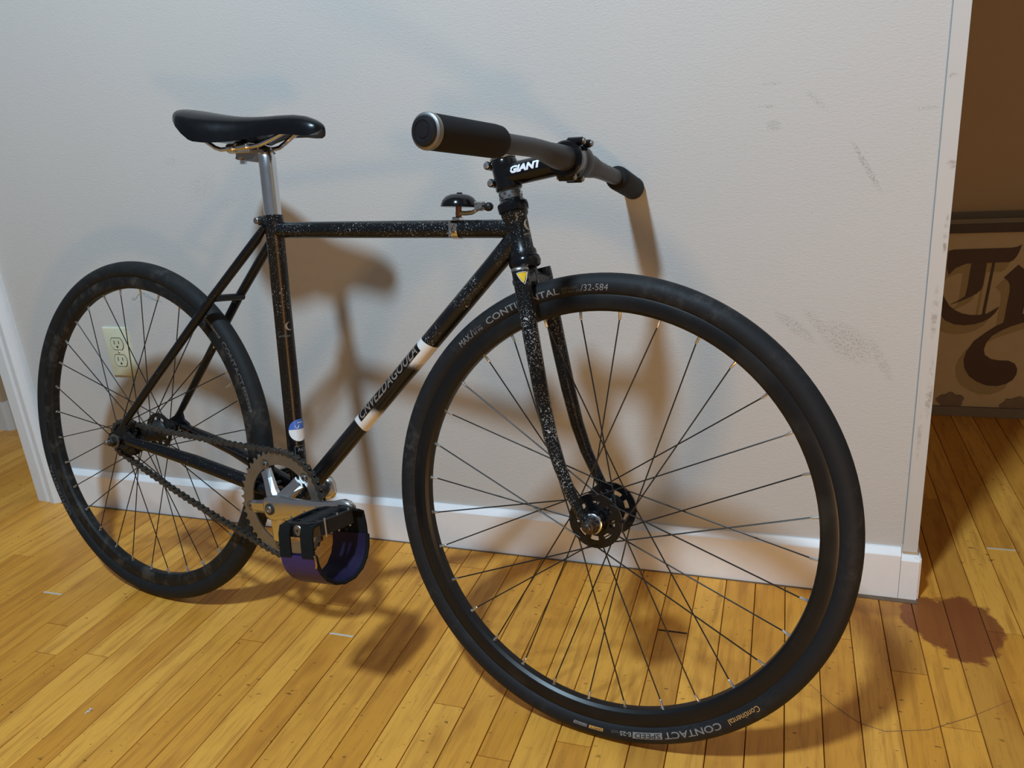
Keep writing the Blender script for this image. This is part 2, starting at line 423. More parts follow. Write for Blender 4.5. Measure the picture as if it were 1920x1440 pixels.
# top edges eased
pm = MB(); hw = (PW - 0.0013) / 2
prof = [(-hw, -0.012), (-hw, -0.0007), (-hw + 0.0006, 0.0), (hw - 0.0006, 0.0), (hw, -0.0007), (hw, -0.012)]
pm.prism(prof, lambda a, b, d: Vector((a, d, b)), -0.5, 0.5)
plank_me = pm.mesh('plank', 'oak_plank', sharp=20)
KNOWN = {}                          # column -> end joints seen in the photograph
def colof(x, y): return math.floor((x + SK * y - X0) / PW)
seen = [(-0.442, -0.344, 1), (-0.343, -0.425, 0), (-0.188, -0.48, 0), (0.225, -0.328, 1), (0.78, -0.190, 2), (1.345, 0.19, 1), (0.215, -0.055, 0), (-0.13, -0.12, 0), (0.43, 0.05, 0)]
for x, y, w in seen: KNOWN.setdefault(colof(x, y), []).append((y, w))
pale = MB()
for k in range(-50, 19):
    xm = X0 + (k + 0.5) * PW
    cuts = sorted(y for y, w in KNOWN.get(k, []))
    if not cuts:
        y = PY0 + random.uniform(0.15, 1.1); cuts = [y]
    while cuts[-1] < PY1 - 0.55:
        nx_ = cuts[-1] + random.uniform(0.75, 1.25)
        if nx_ > PY1 - 0.12: break
        cuts.append(nx_)
    while cuts[0] > PY0 + 0.9: cuts.insert(0, cuts[0] - random.uniform(0.6, 0.85))
    ends = [PY0] + cuts + [PY1]
    for a, b in zip(ends[:-1], ends[1:]):
        L = b - a - 0.0012
        if L < 0.02: continue
        yc = (a + b) / 2
        o = inst('plank', plank_me, floor, Matrix.Translation((xm - SK * yc, yc, random.uniform(-0.0003, 0.0))) @ Matrix.Rotation(SK, 4, 'Z') @ Matrix.Diagonal((1, L, 1, 1)))
    for y, w in KNOWN.get(k, []):
        if w:
            wide, mt = (0.0042, 'filler_pale') if w == 1 else (0.0038, 'gap_dark')
            M = Matrix.Rotation(SK, 4, 'Z')
            mm = MB(); mm.box((xm - SK * y, y, -0.0020), (PW * 0.93, wide, 0.0044), M.to_3x3())
            mm.build('gap_filler', mt, floor, sharp=None)
# long scratch in the varnish beside the front wheel
m = MB(); m.sweep([(0.986, -0.256, 0.0), (1.026, -0.305, 0.0), (1.060, -0.334, 0.0), (1.093, -0.343, 0.0), (1.148, -0.326, 0.0), (1.205, -0.287, 0.0), (1.267, -0.236, 0.0)], [0.0003, 0.0006, 0.0007, 0.0007, 0.0006, 0.0006, 0.0003], 6, squash=(1, 0.5))
m.build('scratch', 'scratch_brown', floor, sharp=None)
# ---- long partition wall the bicycle leans on
m = MB(); m.box(((XL - 0.065 + XE) / 2, 0.060, 1.25), (XE - XL + 0.065, 0.120, 2.5))
wall = m.build('wall_back', 'wall_paint', sharp=None); tag(wall, kind='structure')
# pencil squiggle on the wall above the outlet
m = MB()
m.sweep([(-0.395, -0.0003, 0.526), (-0.400, -0.0003, 0.522), (-0.396, -0.0003, 0.520), (-0.388, -0.0003, 0.525), (-0.380, -0.0003, 0.532), (-0.372, -0.0003, 0.536), (-0.362, -0.0003, 0.535), (-0.350, -0.0003, 0.528), (-0.338, -0.0003, 0.522), (-0.322, -0.0003, 0.516)], 0.0006, 6)
m.sweep([(-0.368, -0.0003, 0.532), (-0.352, -0.0003, 0.524), (-0.336, -0.0003, 0.519), (-0.330, -0.0003, 0.519)], 0.0005, 6)
m.build('pencil_mark', 'caulk_grey', wall, sharp=None)
# corner bead strip at the right end, with its hairline joint
m = MB(); m.box(((1.1418 + XE) / 2 + 0.0005, 0.059, (0.0855 + 2.5) / 2), (XE - 1.1418 + 0.001, 0.121 + 0.0025, 2.4145), bev=0.0012)
strip = m.build('trim_1', 'strip_paint', sharp=None); tag(strip, kind='structure')
m = MB(); m.box((1.1408, -0.0003, 1.30), (0.0011, 0.0008, 2.4)); m.build('caulk_line', 'caulk_grey', strip, sharp=None)
m = MB(); m.box((1.1545, 0.026, 0.081), (0.0225, 0.056, 0.012)); m.build('broken_edge', 'raw_drywall', strip, sharp=None)
# baseboard
def board(mb, x0, x1, h, top):
    mb.prism([(0.0, 0.0), (-0.014, 0.0), (-0.014, h), (-0.0125, h + 0.002), (-0.004, top), (0.0, top)], lambda a, b, d: Vector((d, a, b)), x0, x1)
m = MB(); board(m, XL + 0.004, 1.1385, 0.0826, 0.0935)
bb = m.build('baseboard_back', 'trim_white', sharp=None); tag(bb, kind='structure')
m = MB(); board(m, 1.1392, 1.1675, 0.0745, 0.0815)
m.build('end_block', 'trim_white', bb, sharp=None)
m = MB(); m.box((1.1675 - 0.003, 0.06, 0.040), (0.012, 0.14, 0.080), bev=0.001); m.build('end_return', 'trim_white', bb, sharp=None)
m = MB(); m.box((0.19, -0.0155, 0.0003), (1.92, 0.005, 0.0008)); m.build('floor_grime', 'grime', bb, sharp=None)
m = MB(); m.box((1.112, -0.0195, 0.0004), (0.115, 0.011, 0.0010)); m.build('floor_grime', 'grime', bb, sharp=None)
# door casing on the left: stepped moulding
m = MB()
m.prism([(-0.850, 0.0), (-0.850, -0.013), (-0.846, -0.017), (-0.815, -0.019), (-0.808, -0.016), (-0.800, -0.022), (-0.785, -0.024), (-0.779, -0.018), (-0.7715, -0.014), (XL, -0.008), (XL, 0.0)], lambda a, b, d: Vector((a, b, d)), 0.0, 2.45)
cas = m.build('trim_2', 'casing_white', sharp=None); tag(cas, kind='structure')
m = MB(); m.box((-0.8425, 0.060, 1.23), (0.015, 0.120, 2.45)); m.build('door_jamb', 'casing_white', cas, sharp=None)
# wall end seen through the left doorway
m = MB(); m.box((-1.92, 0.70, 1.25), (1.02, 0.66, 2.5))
wl = m.build('wall_left', 'shaded_wall', sharp=None); tag(wl, kind='structure')  # shade on this wall end is put into its colour
m = MB(); m.prism([(-2.43, 0.368), (-1.415, 0.362), (-1.404, 0.366), (-1.400, 0.376), (-1.400, 0.60), (-1.41, 0.60), (-2.43, 0.60)], lambda a, b, d: Vector((a, b, d)), 0.0, 0.095)
bl = m.build('baseboard_left', 'wall_plain', sharp=None); tag(bl, kind='structure')  # wall tone instead of trim white, shade painted into the colour
# hall behind on the right
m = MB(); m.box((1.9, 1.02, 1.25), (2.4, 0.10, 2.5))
wh = m.build('wall_hall', 'shaded_wall', sharp=None); tag(wh, kind='structure')
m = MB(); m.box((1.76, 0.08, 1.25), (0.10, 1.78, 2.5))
wr = m.build('shade_wall_right', 'shaded_wall', sharp=None); tag(wr, kind='structure')  # unseen wall, added close by to keep light off the hall floor
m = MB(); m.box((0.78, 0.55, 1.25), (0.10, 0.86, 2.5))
wi = m.build('wall_inner', 'shaded_wall', sharp=None); tag(wi, kind='structure')
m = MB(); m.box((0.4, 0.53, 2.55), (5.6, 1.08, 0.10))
ce = m.build('shade_ceiling', 'shaded_wall', sharp=None); tag(ce, kind='structure')  # unseen, added overhead so the hall stays dark

m = MB(); m.box((1.437, 0.06, 2.25), (0.545, 0.12, 0.50)); ln = m.build('shade_lintel', 'wall_plain', sharp=None); tag(ln, kind='structure')  # unseen lintel, added to cut the light entering the hall

# ================================================================== WALL OUTLET
out = bpy.data.objects.new('wall_outlet', None); COL.objects.link(out); out.location = (-0.469, 0.0, 0.4016)
tag(out, 'ivory double power outlet on the wall behind the rear wheel', 'outlet')
m = MB()
pr = [(0.0350, 0.0), (0.0350, 0.0022), (0.0335, 0.0046), (0.0315, 0.0055)]
vs = []
for i, (hx, d) in enumerate(pr):
    hz = hx + 0.0222
    vs += [(-hx, -d, -hz), (hx, -d, -hz), (hx, -d, hz), (-hx, -d, hz)]
fs = [(3, 2, 1, 0), (12, 13, 14, 15)] + [(i * 4 + k, i * 4 + (k + 1) % 4, (i + 1) * 4 + (k + 1) % 4, (i + 1) * 4 + k) for i in range(3) for k in range(4)]
m.add(vs, fs); plate = m.build('cover_plate', 'outlet_ivory', out, sharp=30)
for dz in (0.0195, -0.0195):
    poly = []
    for k in range(28):
        a = 2 * math.pi * k / 28; x = 0.0172 * math.cos(a); z = max(-0.0132, min(0.0132, 0.0172 * math.sin(a))); poly.append((x, z + dz))
    groove = MB(); groove.prism([(x * 1.09, (z - dz) * 1.11 + dz) for x, z in poly], lambda a, b, d: Vector((a, d, b)), -0.0050, -0.0057)
    groove.build('groove', 'outlet_slot', out, sharp=None)
    m = MB(); m.prism(poly, lambda a, b, d: Vector((a, d, b)), -0.004, -0.0064)
    rc = m.build('receptacle', 'outlet_ivory', out, sharp=30)
    for (x, w, h, z) in ((-0.0064, 0.0019, 0.0086, 0.0035), (0.0064, 0.0019, 0.0070, 0.0035)):
        m = MB(); m.box((x, -0.0064, dz + z), (w, 0.0008, h)); m.build('slot', 'outlet_slot', rc, sharp=None)
    m = MB(); m.cyl((0, -0.0060, dz - 0.0068), (0, -0.0068, dz - 0.0068), 0.0025, 14); m.build('ground_hole', 'outlet_slot', rc, sharp=None)
m = MB(); m.cyl((0, -0.005, 0), (0, -0.0066, 0), 0.0032, 16, 0.0006); m.build('screw', 'screw_metal', out)

# ================================================================== LETTERED SIGNBOARD
SY = 0.945
sign = bpy.data.objects.new('signboard', None); COL.objects.link(sign); sign.location = (1.40, 0.875, 0.0); sign.rotation_euler = (R(-2.2), 0, 0)
tag(sign, 'cream signboard with dark blackletter lettering leaning in the dim hall', 'sign')
# sign-plane coordinates: zoomed-photo units -> metres on the board
SKX = 0.213 / 916 * 1.0
def sp(x, y): return ((x - 345) * 0.000382 - 0.088, (1330 - y) * 0.000415)
def sfn(a, b, d): return Vector((a, -d, b))
m = MB(); m.prism([sp(150, 1300), sp(1320, 1300), sp(1320, 170), sp(150, 170)], sfn, -0.012, 0.0); m.build('panel', 'sign_cream', sign, sharp=None)
m = MB(); m.prism([sp(130, 193), sp(1335, 193), sp(1335, 140), sp(130, 140)], sfn, -0.014, 0.006); m.build('frame_top', 'sign_frame', sign, sharp=None)
m = MB(); m.prism([sp(130, 142), sp(1335, 142), sp(1335, 112), sp(130, 112)], sfn, -0.014, 0.004); m.build('frame_top', 'sign_frame_grey', sign, sharp=None)
m = MB(); m.prism([sp(130, 1330), sp(1335, 1330), sp(1335, 1270), sp(130, 1270)], sfn, -0.014, 0.007); m.build('frame_bottom', 'sign_frame_grey', sign, sharp=None)
T_bar = [(330, 300), (360, 290), (690, 285), (718, 280), (740, 268), (730, 305), (718, 335), (703, 356), (680, 368), (560, 371), (440, 374), (380, 400), (345, 440), (330, 400)]
T_stem = [(470, 372), (556, 372), (548, 500), (540, 530), (515, 556), (475, 578), (430, 600), (372, 622), (420, 596), (452, 572), (460, 520)]
T_line = [(588, 370), (602, 370), (576, 682), (560, 682)]
T_bowl = [(300, 520), (335, 585), (365, 630), (400, 657), (440, 676), (490, 687), (545, 687), (590, 677), (625, 655), (652, 636), (636, 668), (610, 700), (570, 726), (520, 743), (460, 750), (405, 745), (350, 722), (312, 680), (292, 620), (290, 560)]
Y_a = [(662, 460), (735, 385), (808, 443), (806, 480), (796, 580), (787, 684), (745, 712), (684, 742), (690, 710), (694, 640), (702, 545), (700, 510), (690, 485)]
Y_b = [(820, 440), (910, 375), (985, 425), (990, 500), (985, 560), (960, 630), (905, 684), (820, 722), (735, 752), (680, 780), (630, 815), (602, 855), (592, 900), (602, 935), (640, 960), (690, 968), (742, 968), (778, 984), (796, 1015), (796, 1050), (778, 1088), (740, 1115), (690, 1130), (630, 1128), (570, 1106), (520, 1070), (490, 1020), (480, 965), (492, 915), (530, 850), (590, 797), (650, 752), (690, 730), (787, 683), (838, 655), (866, 605), (873, 545), (860, 490)]
def letters(polys, dx, dy, d, name, mat):
    m = MB()
    for k, P in enumerate(polys):
        m.prism([sp(x + dx, y + dy) for x, y in P], sfn, 0.0, d + 0.00012 * k)
    m.build(name, mat, sign, sharp=None)
letters([T_bar, T_stem, T_line, T_bowl, Y_a, Y_b], -42, 58, 0.0006, 'letter_shading', 'sign_shade')
letters([T_bar, T_stem, T_line, T_bowl], 0, 0, 0.0022, 'letter_t', 'sign_ink')
letters([Y_a, Y_b], 0, 0, 0.0022, 'letter_y', 'sign_ink')
for (cx, cy, rx, ry) in ((425, 1235, 82, 50), (835, 1250, 110, 52), (1060, 1240, 130, 45)):
    P = [(cx + rx * math.cos(a) * (1 + 0.10 * math.sin(5 * a + cx)), cy + ry * math.sin(a) * (1 + 0.14 * math.sin(7 * a))) for a in [2 * math.pi * k / 40 for k in range(40)]]
    m = MB(); m.prism([sp(x, min(y, 1272)) for x, y in P], sfn, 0.0, 0.0016); m.build('paint_loss', 'sign_rust', sign, sharp=None)
m = MB(); m.cyl(sfn(*sp(823, 782), 0.0), sfn(*sp(823, 782), 0.003), 0.0035, 10); m.build('nail_head', 'sign_rust', sign)

# ================================================================== BICYCLE
O = Vector((-0.198511, -0.239985, 0.319011))
EX = Vector((0.987918, -0.154974, -0.000308)); EY = Vector((0.152409, 0.971924, -0.179261)); EZ = EX.cross(EY)
bike = bpy.data.objects.new('bicycle', None); COL.objects.link(bike)
bike.matrix_world = Matrix(((EX.x, EY.x, EZ.x, O.x), (EX.y, EY.y, EZ.y, O.y), (EX.z, EY.z, EZ.z, O.z), (0, 0, 0, 1)))
tag(bike, 'black single-speed track bicycle leaning against the wall', 'bicycle')
AL = 1.320943
SD = Vector((-0.247261, 0, 0.968949)); SP = Vector((0.968949, 0, 0.247261)); A0 = Vector((0.896386, 0, -0.008918))
STEER = Matrix.Translation(A0) @ Matrix.Rotation(0.035038, 4, SD) @ Matrix.Translation(-A0)
def ax(z): t_ = (z - A0.z) / SD.z; return A0 + SD * t_     # point of the steering axis at height z
BB = Vector((0.388, 0, -0.063))

# ---- frame: bottom bracket shell and lugs carry the tubes
m = MB()
m.cyl(BB + Vector((0, -0.034, 0)), BB + Vector((0, 0.034, 0)), 0.0205, 28, 0.0015)
frame = m.build('frame', 'frame_paint', bike)
def tube(name, path, rad, mat=None, seg=20, label=None, **kw):
    mat = mat or ('stay_paint' if 'stay' in name else 'frame_paint')
    mm = MB(); mm.sweep(path, rad, seg, **kw); return mm.build(name, mat, frame, label=label)
ST_T = Vector((0.3525, 0, 0.402)); ST_DIR = (ST_T - BB).normalized()
tube('seat_tube', [BB, ST_T - ST_DIR * 0.03, ST_T - ST_DIR * 0.028, ST_T], [0.0146, 0.0146, 0.0158, 0.0158])
tube('top_tube', [(0.356, 0, 0.379), (0.804, 0, 0.3795)], 0.0125)
DT_D = Vector((0.6887, 0, 0.725)).normalized()
DT_E = BB + DT_D * 0.592
# down tube: black with a white panel fading to black underneath
t = NT('down_tube_paint'); p = t.obj()
s_ = t.vmath('DOT_PRODUCT', t.vmath('SUBTRACT', p, tuple(BB)), tuple(DT_D))
up = t.vmath('DOT_PRODUCT', t.vmath('SUBTRACT', p, tuple(BB)), (-DT_D.z, 0, DT_D.x))
sl = t.math('ADD', s_, t.math('MULTIPLY', t.math('MULTIPLY', up, up), 22.0))
band = t.math('MULTIPLY', t.math('GREATER_THAN', sl, 0.199), t.math('LESS_THAN', t.math('ADD', s_, t.math('MULTIPLY', up, 0.25)), 0.386))
smud = t.ramp(t.math('ABSOLUTE', t.math('SUBTRACT', t.math('ADD', s_, t.math('MULTIPLY', t.noise(p, 60, 3), 0.02)), 0.300)), 0.045, 0.064)
white = t.math('MULTIPLY', band, smud)
big = t.noise(p, 14, 2); spk = t.noise(p, 170, 3, 0.65); fine = t.noise(p, 520, 2, 0.6)
chips = t.math('MAXIMUM', t.math('MULTIPLY', t.ramp(spk, 0.67, 0.69), t.ramp(big, 0.45, 0.55)), t.math('MULTIPLY', t.ramp(fine, 0.60, 0.68), t.math('MULTIPLY', t.ramp(big, 0.40, 0.55), 0.7)))
chips = t.math('MULTIPLY', chips, t.ramp(s_, 0.37, 0.40))
c = t.mix(chips, (0.005, 0.0055, 0.007), (0.42, 0.42, 0.41))
t.set(t.mix(white, c, (0.78, 0.76, 0.73)), 0.32, 0, 0.5)
m = MB(); m.sweep([BB, DT_E - DT_D * 0.05, DT_E], [0.0143, 0.0143, 0.0150], 28); m.build('down_tube', 'down_tube_paint', frame, label='down tube with a white panel and dark lettered strip')
HT0, HT1 = ax(0.343), ax(0.402)
m = MB(); m.lathe([(0.0185, 0), (0.0185, 0.006), (0.0160, 0.010), (0.0157, 0.03), (0.0160, 0.052), (0.0185, 0.056), (0.0185, (HT1 - HT0).length)], HT0, SD, 28); m.build('head_tube', 'frame_paint', frame)
for s in (-1, 1):
    tube('seat_stay', [(0.347, 0.0145 * s, 0.384), (0.331, 0.017 * s, 0.364), (0.232, 0.0300 * s, 0.2633), (0.10, 0.050 * s, 0.118), (0.032, 0.0600 * s, 0.042), (0.020, 0.0605 * s, 0.028)], [0.0050, 0.0078, 0.0076, 0.0072, 0.0062, 0.005], seg=14)
    tube('chain_stay', [(0.030, 0.0605 * s, 0.0045), (0.046, 0.060 * s, 0.0025), (0.115, 0.0525 * s, -0.007), (0.184, 0.045 * s, -0.0175), (0.285, 0.030 * s, -0.040), (0.375, 0.018 * s, -0.060)], [0.0070, 0.0082, 0.0100, 0.0116, 0.0122, 0.0120], seg=16)
    # track fork end
    mm = MB()
    poly = [(0.052, 0.006), (0.046, 0.014), (0.034, 0.020), (0.030, 0.034), (0.020, 0.036), (0.012, 0.026), (-0.006, 0.016), (-0.016, 0.012), (-0.019, 0.0055), (-0.004, 0.0052), (0.004, 0.0052), (0.026, 0.0052), (0.028, 0.0), (0.026, -0.0052), (-0.016, -0.0052), (-0.018, -0.010), (-0.008, -0.014), (0.016, -0.013), (0.040, -0.006), (0.052, -0.003)]
    mm.prism(poly, lambda a, b, d: Vector((a, d, b)), 0.0575 * s, 0.0635 * s)
    mm.build('track_end', 'stay_paint', frame)
tube('stay_bridge', [(0.2435, -0.030, 0.267), (0.2435, 0.030, 0.267)], 0.0060, seg=12)
tube('stay_bridge', [(0.330, -0.024, -0.050), (0.330, 0.024, -0.050)], 0.0055, seg=12)
# seat clamp ears and bolt
m = MB(); m.box((0.3340, 0, 0.3935), (0.016, 0.022, 0.014), bev=0.003); m.build('clamp_ear', 'frame_paint', frame)
m = MB(); m.cyl((0.3290, -0.016, 0.3935), (0.3290, 0.016, 0.3935), 0.0052, 16, 0.001); m.build('clamp_bolt', 'steel_dirty', frame)

# decals wrapped on the tubes
def tube_map(P, axis, r, zero, around=False):
    axis = V3(axis).normalized(); z = V3(zero); z = (z - axis * z.dot(axis)).normalized(); w = axis.cross(z)
    def f(a, b):
        al, an = (b, a / r) if around else (a, b / r)
        return V3(P) + axis * al + (z * math.cos(an) + w * math.sin(an)) * (r + 0.00035)
    return f
# strip: zero direction = near side, tilted up
NUP = Vector((-DT_D.z, 0, DT_D.x))
def dir_dt(deg): return Vector((0, -1, 0)) * math.cos(R(deg)) + NUP * math.sin(R(deg))
_f0 = tube_map(BB, DT_D, 0.0143, dir_dt(25)); sgn = 1.0 if (_f0(0.3, 0.004) - _f0(0.3, 0)).dot(NUP) > 0 else -1.0
fdt = lambda a, b: _f0(a, b * sgn)
m = MB(); grid_poly(m, fdt, 0.208, 0.372, -0.0082, 0.0098, 40, 10); m.build('lettered_strip', 'gloss_black', frame, sharp=None)
_f1 = tube_map(BB, DT_D, 0.0146, dir_dt(25)); f1 = lambda a, b: _f1(a, b * sgn)
m = MB(); add_text(m, 'CNVEZDAGOULA', 0.016, f1, width=0.155, height=0.0150, ox=0.212, oy=-0.0070, shear=0.25, bold=0.0002)
m.build('frame_lettering', 'print_tan', frame, sharp=None)
# seat tube badge: crescent, word, round sticker, number box
SZ = Vector((0.72, -0.70, 0))
def st_map(s, deg, r=0.0148):
    base = BB + ST_DIR * s
    z = Vector((math.sin(R(deg)), -math.cos(R(deg)), 0))
    f = tube_map(base, ST_DIR, r, z, True)
    g = 1.0 if (f(0.003, 0) - f(0, 0)).dot(Vector((0.75, 0.65, 0))) > 0 else -1.0
    return lambda a, b: f(a * g, b)
def crescent(mb, f, cx, cy, r):
    outer = [(cx + r * math.cos(R(a)), cy + r * math.sin(R(a))) for a in range(70, 331, 10)]
    n = len(outer); inner = []
    for i in range(n):
        a = R(70 + 260 * i / (n - 1)); inner.append((cx + 0.30 * r + 0.82 * r * math.cos(a), cy + 0.10 * r + 0.86 * r * math.sin(a)))
    inner[0] = outer[0]; inner[-1] = outer[-1]
    for i in range(n - 1): mb.add([f(*outer[i]), f(*outer[i + 1]), f(*inner[i + 1]), f(*inner[i])], [(0, 1, 2, 3)])
f = st_map(0.2885, 72)
m = MB(); crescent(m, f, 0.001, 0, 0.0068); m.build('crescent_badge', 'print_tan', frame, sharp=None)
f = st_map(0.2735, 40); m = MB(); add_text(m, 'urrken', 0.006, f, width=0.019, height=0.0042, ox=-0.0095, oy=-0.002, shear=0.2, bold=0.00008)
m.build('frame_lettering', 'print_dim', frame, sharp=None)
f = st_map(0.1165, 78)
m = MB(); disc_poly(m, f, 0, 0, 0.0185, 7, 40, keep=lambda y: min(y, 0.0018)); m.build('round_sticker', 'sticker_white', frame, sharp=None, label='round blue and white sticker')
f2 = st_map(0.1165, 78, 0.0149)
m = MB(); disc_poly(m, f2, 0, 0, 0.0185, 7, 40, keep=lambda y: max(y, 0.0018)); m.build('round_sticker', 'sticker_blue', frame, sharp=None)
f3 = st_map(0.1165, 78, 0.0150)
m = MB(); m.add([f3(x, y) for x, y in ((-0.0075, 0.0095), (-0.0005, 0.0095), (-0.0008, 0.0055), (-0.004, 0.0030), (-0.0072, 0.0055))], [(0, 1, 2, 3, 4)])
add_text(m, 'BIKE', 0.004, f3, width=0.010, height=0.0022, ox=-0.003, oy=0.0118); m.build('sticker_print', 'sticker_white', frame, sharp=None)
f4 = st_map(0.0825, 74)
m = MB(); add_text(m, 'A63', 0.006, f4, width=0.014, height=0.0058, ox=-0.006, oy=-0.001, bold=0.0001); add_text(m, '2', 0.006, f4, width=0.004, height=0.0056, ox=0.004, oy=-0.0085, bold=0.0001)
grid_poly(m, f4, -0.010, 0.013, 0.0075, 0.0081, 10, 1); grid_poly(m, f4, -0.010, -0.0094, -0.008, 0.0081, 1, 6); m.build('frame_lettering', 'print_grey', frame, sharp=None)
# head tube badge
hb_f = tube_map(ax(0.3775), SD, 0.0162, Vector((1.0, -0.05, 0)), True)
hg = 1.0 if (hb_f(0.003, 0) - hb_f(0, 0)).dot(Vector((0.75, 0.65, 0))) > 0 else -1.0
hf = lambda a, b: hb_f(a * hg, b)
m = MB(); crescent(m, hf, 0.0, 0.0035, 0.0075); m.build('crescent_badge', 'print_gold', frame, sharp=None)
m = MB(); add_text(m, 'urrken', 0.006, hf, width=0.018, height=0.0042, ox=-0.010, oy=-0.0105); m.build('frame_lettering', 'print_gold', frame, sharp=None)

# ---- headset
m = MB(); z0 = ax(0.4005)
m.lathe([(0.0175, 0), (0.0205, 0.002), (0.0212, 0.008), (0.0205, 0.013), (0.0165, 0.0165), (0.0160, 0.018)], z0, SD, 30)
hs = m.build('headset', 'gloss_black', bike, label='gloss black headset cups')
m = MB(); z0 = ax(0.3265)
m.lathe([(0.0165, 0), (0.0205, 0.002), (0.0222, 0.008), (0.0210, 0.014), (0.0180, 0.018)], z0, SD, 30); m.build('lower_cup', 'gloss_black', hs)
m = MB(); z0 = ax(0.4175); m.lathe([(0.0150, 0), (0.0158, 0.001), (0.0158, 0.0105), (0.0150, 0.0115)], z0, SD, 30); sp_o = m.build('spacer', 'alloy', hs, label='silver drilled headset spacer')
m = MB(); a_, u_, v_ = basis(SD)
for row in range(2):
    for k in range(9):
        an = 2 * math.pi * (k + 0.5 * row) / 9; d_ = u_ * math.cos(an) + v_ * math.sin(an)
        c_ = ax(0.4175) + SD * (0.0034 + 0.0046 * row)
        m.cyl(c_ + d_ * 0.0150, c_ + d_ * 0.01605, 0.0021, 10)
m.build('drill_holes', 'outlet_slot', hs)

# ---- fork (steered a little)
m = MB(); z0 = ax(0.300)
m.cyl(ax(0.302), ax(0.3265), 0.0150, 24, 0.002)
m.sweep([ax(0.311) + Vector((0.006, -0.036, -0.001)), ax(0.313), ax(0.311) + Vector((0.006, 0.036, -0.001))], [0.0120, 0.0140, 0.0120], 16, squash=(1, 0.9))
fork = m.build('fork', 'fork_paint', bike); fork.matrix_local = STEER
for s in (-1, 1):
    P = []; pts = [(0.8185, 0.0365, 0.3275), (0.8210, 0.0370, 0.318), (0.8420, 0.0415, 0.225), (0.8575, 0.0445, 0.160), (0.8715, 0.0465, 0.110), (0.8860, 0.0480, 0.072), (0.9020, 0.0495, 0.040), (0.9160, 0.0505, 0.016), (0.9230, 0.0508, 0.006)]
    m = MB(); m.sweep([(x, y * s, z) for x, y, z in pts], [0.0112, 0.0114, 0.0108, 0.0101, 0.0094, 0.0086, 0.0077, 0.0066, 0.0056], 18)
    m.build('fork_blade', 'fork_paint', fork)
    m = MB(); m.cyl((0.9313, 0.0470 * s, 0), (0.9313, 0.0525 * s, 0), 0.0125, 24, 0.0008); m.sweep([(0.9215, 0.0508 * s, 0.010), (0.9313, 0.050 * s, 0.0)], [0.0062, 0.008], 12); m.build('fork_end', 'fork_paint', fork)
# yellow triangle sticker on the near blade
fb = tube_map((0.8210, -0.0370, 0.3180), Vector((0.8420 - 0.8210, -0.0045, -0.093)), 0.0114, Vector((0.62, -0.78, 0)), True)
bg = 1.0 if (fb(0.003, 0) - fb(0, 0)).dot(Vector((0.8, 0.6, 0))) > 0 else -1.0
ff = lambda a, b: fb(a * bg, -b)
m = MB()
for i in range(6):
    for j in range(4):
        def pt(i, j): y = -0.011 + 0.0125 * j / 4; w = 0.0068 * (y + 0.012) / 0.0135; return ff(-0.0005 - w + 2 * w * i / 6, y + 0.001)
        m.add([pt(i, j), pt(i + 1, j), pt(i + 1, j + 1), pt(i, j + 1)], [(0, 1, 2, 3)])
m.build('yellow_sticker', 'sticker_yellow', fork, sharp=None, label='small yellow triangle sticker')
m = MB(); q_ = [ff(-0.0082, 0.0035), ff(0.0072, 0.0035), ff(0.0078, 0.0022), ff(-0.0088, 0.0022)]
m.sweep([ff(-0.0078, 0.0030), ff(-0.0030, 0.0034), ff(0.0025, 0.0034), ff(0.0070, 0.0030), ff(0.0045, -0.0045), ff(0.0005, -0.0125), ff(-0.0030, -0.0080), ff(-0.0060, -0.0020)], 0.0005, 5, closed=True); m.build('sticker_edge', 'sticker_white', fork, sharp=None)
m = MB(); m.lathe([(0.0100, 0), (0.0112, 0.0012), (0.0118, 0.003), (0.0117, 0.0045)], Vector((0.8183, -0.0364, 0.3285)), Vector((0.021, -0.0045, -0.093)), 20); m.build('blade_cap', 'alloy_dull', fork, label='bare metal top of the fork blade')

# ---- stem and handlebar
BC = Vector((0.8725, 0, 0.4655))
m = MB()
m.lathe([(0.0165, 0), (0.0182, 0.002), (0.0176, 0.010), (0.0172, 0.020), (0.0176, 0.030), (0.0182, 0.038), (0.0165, 0.041)], ax(0.4300), SD, 28)
stem = m.build('stem', 'gloss_black', bike); stem.matrix_local = STEER
m = MB(); m.sweep([ax(0.4495), ax(0.4495) + (BC - ax(0.4495)) * 0.25, ax(0.4495) + (BC - ax(0.4495)) * 0.75, BC - Vector((0.012, 0, 0.001))], [0.0168, 0.0155, 0.0155, 0.0175], 24, squash=(1.0, 1.0)); m.build('extension', 'gloss_black', stem)
m = MB(); m.lathe([(0.0210, -0.0215), (0.0232, -0.0195), (0.0232, -0.005), (0.0222, -0.003), (0.0222, 0.003), (0.0232, 0.005), (0.0232, 0.0235), (0.0210, 0.0255)], BC, (0, 1, 0), 30); m.build('bar_clamp', 'gloss_black', stem)
for s in (-1, 1):
    for h in (-1, 1):
        d = Vector((0.25, 0, 0.97)) * h
        b0 = BC + d * 0.0225 + Vector((0.006, 0.0135 * s, 0))
        m = MB(); m.cyl(b0 - Vector((0.011, 0, 0)), b0 + Vector((0.010, 0, 0)), 0.0052, 14, 0.001); m.build('bolt_boss', 'gloss_black', stem)
        m = MB(); m.cyl(b0 + Vector((0.0095, 0, 0)), b0 + Vector((0.0125, 0, 0)), 0.0038, 12, 0.0006); m.cyl(b0 - Vector((0.0135, 0, 0)), b0 - Vector((0.0105, 0, 0)), 0.0032, 12, 0.0006); m.build('clamp_bolt', 'steel_dirty', stem)
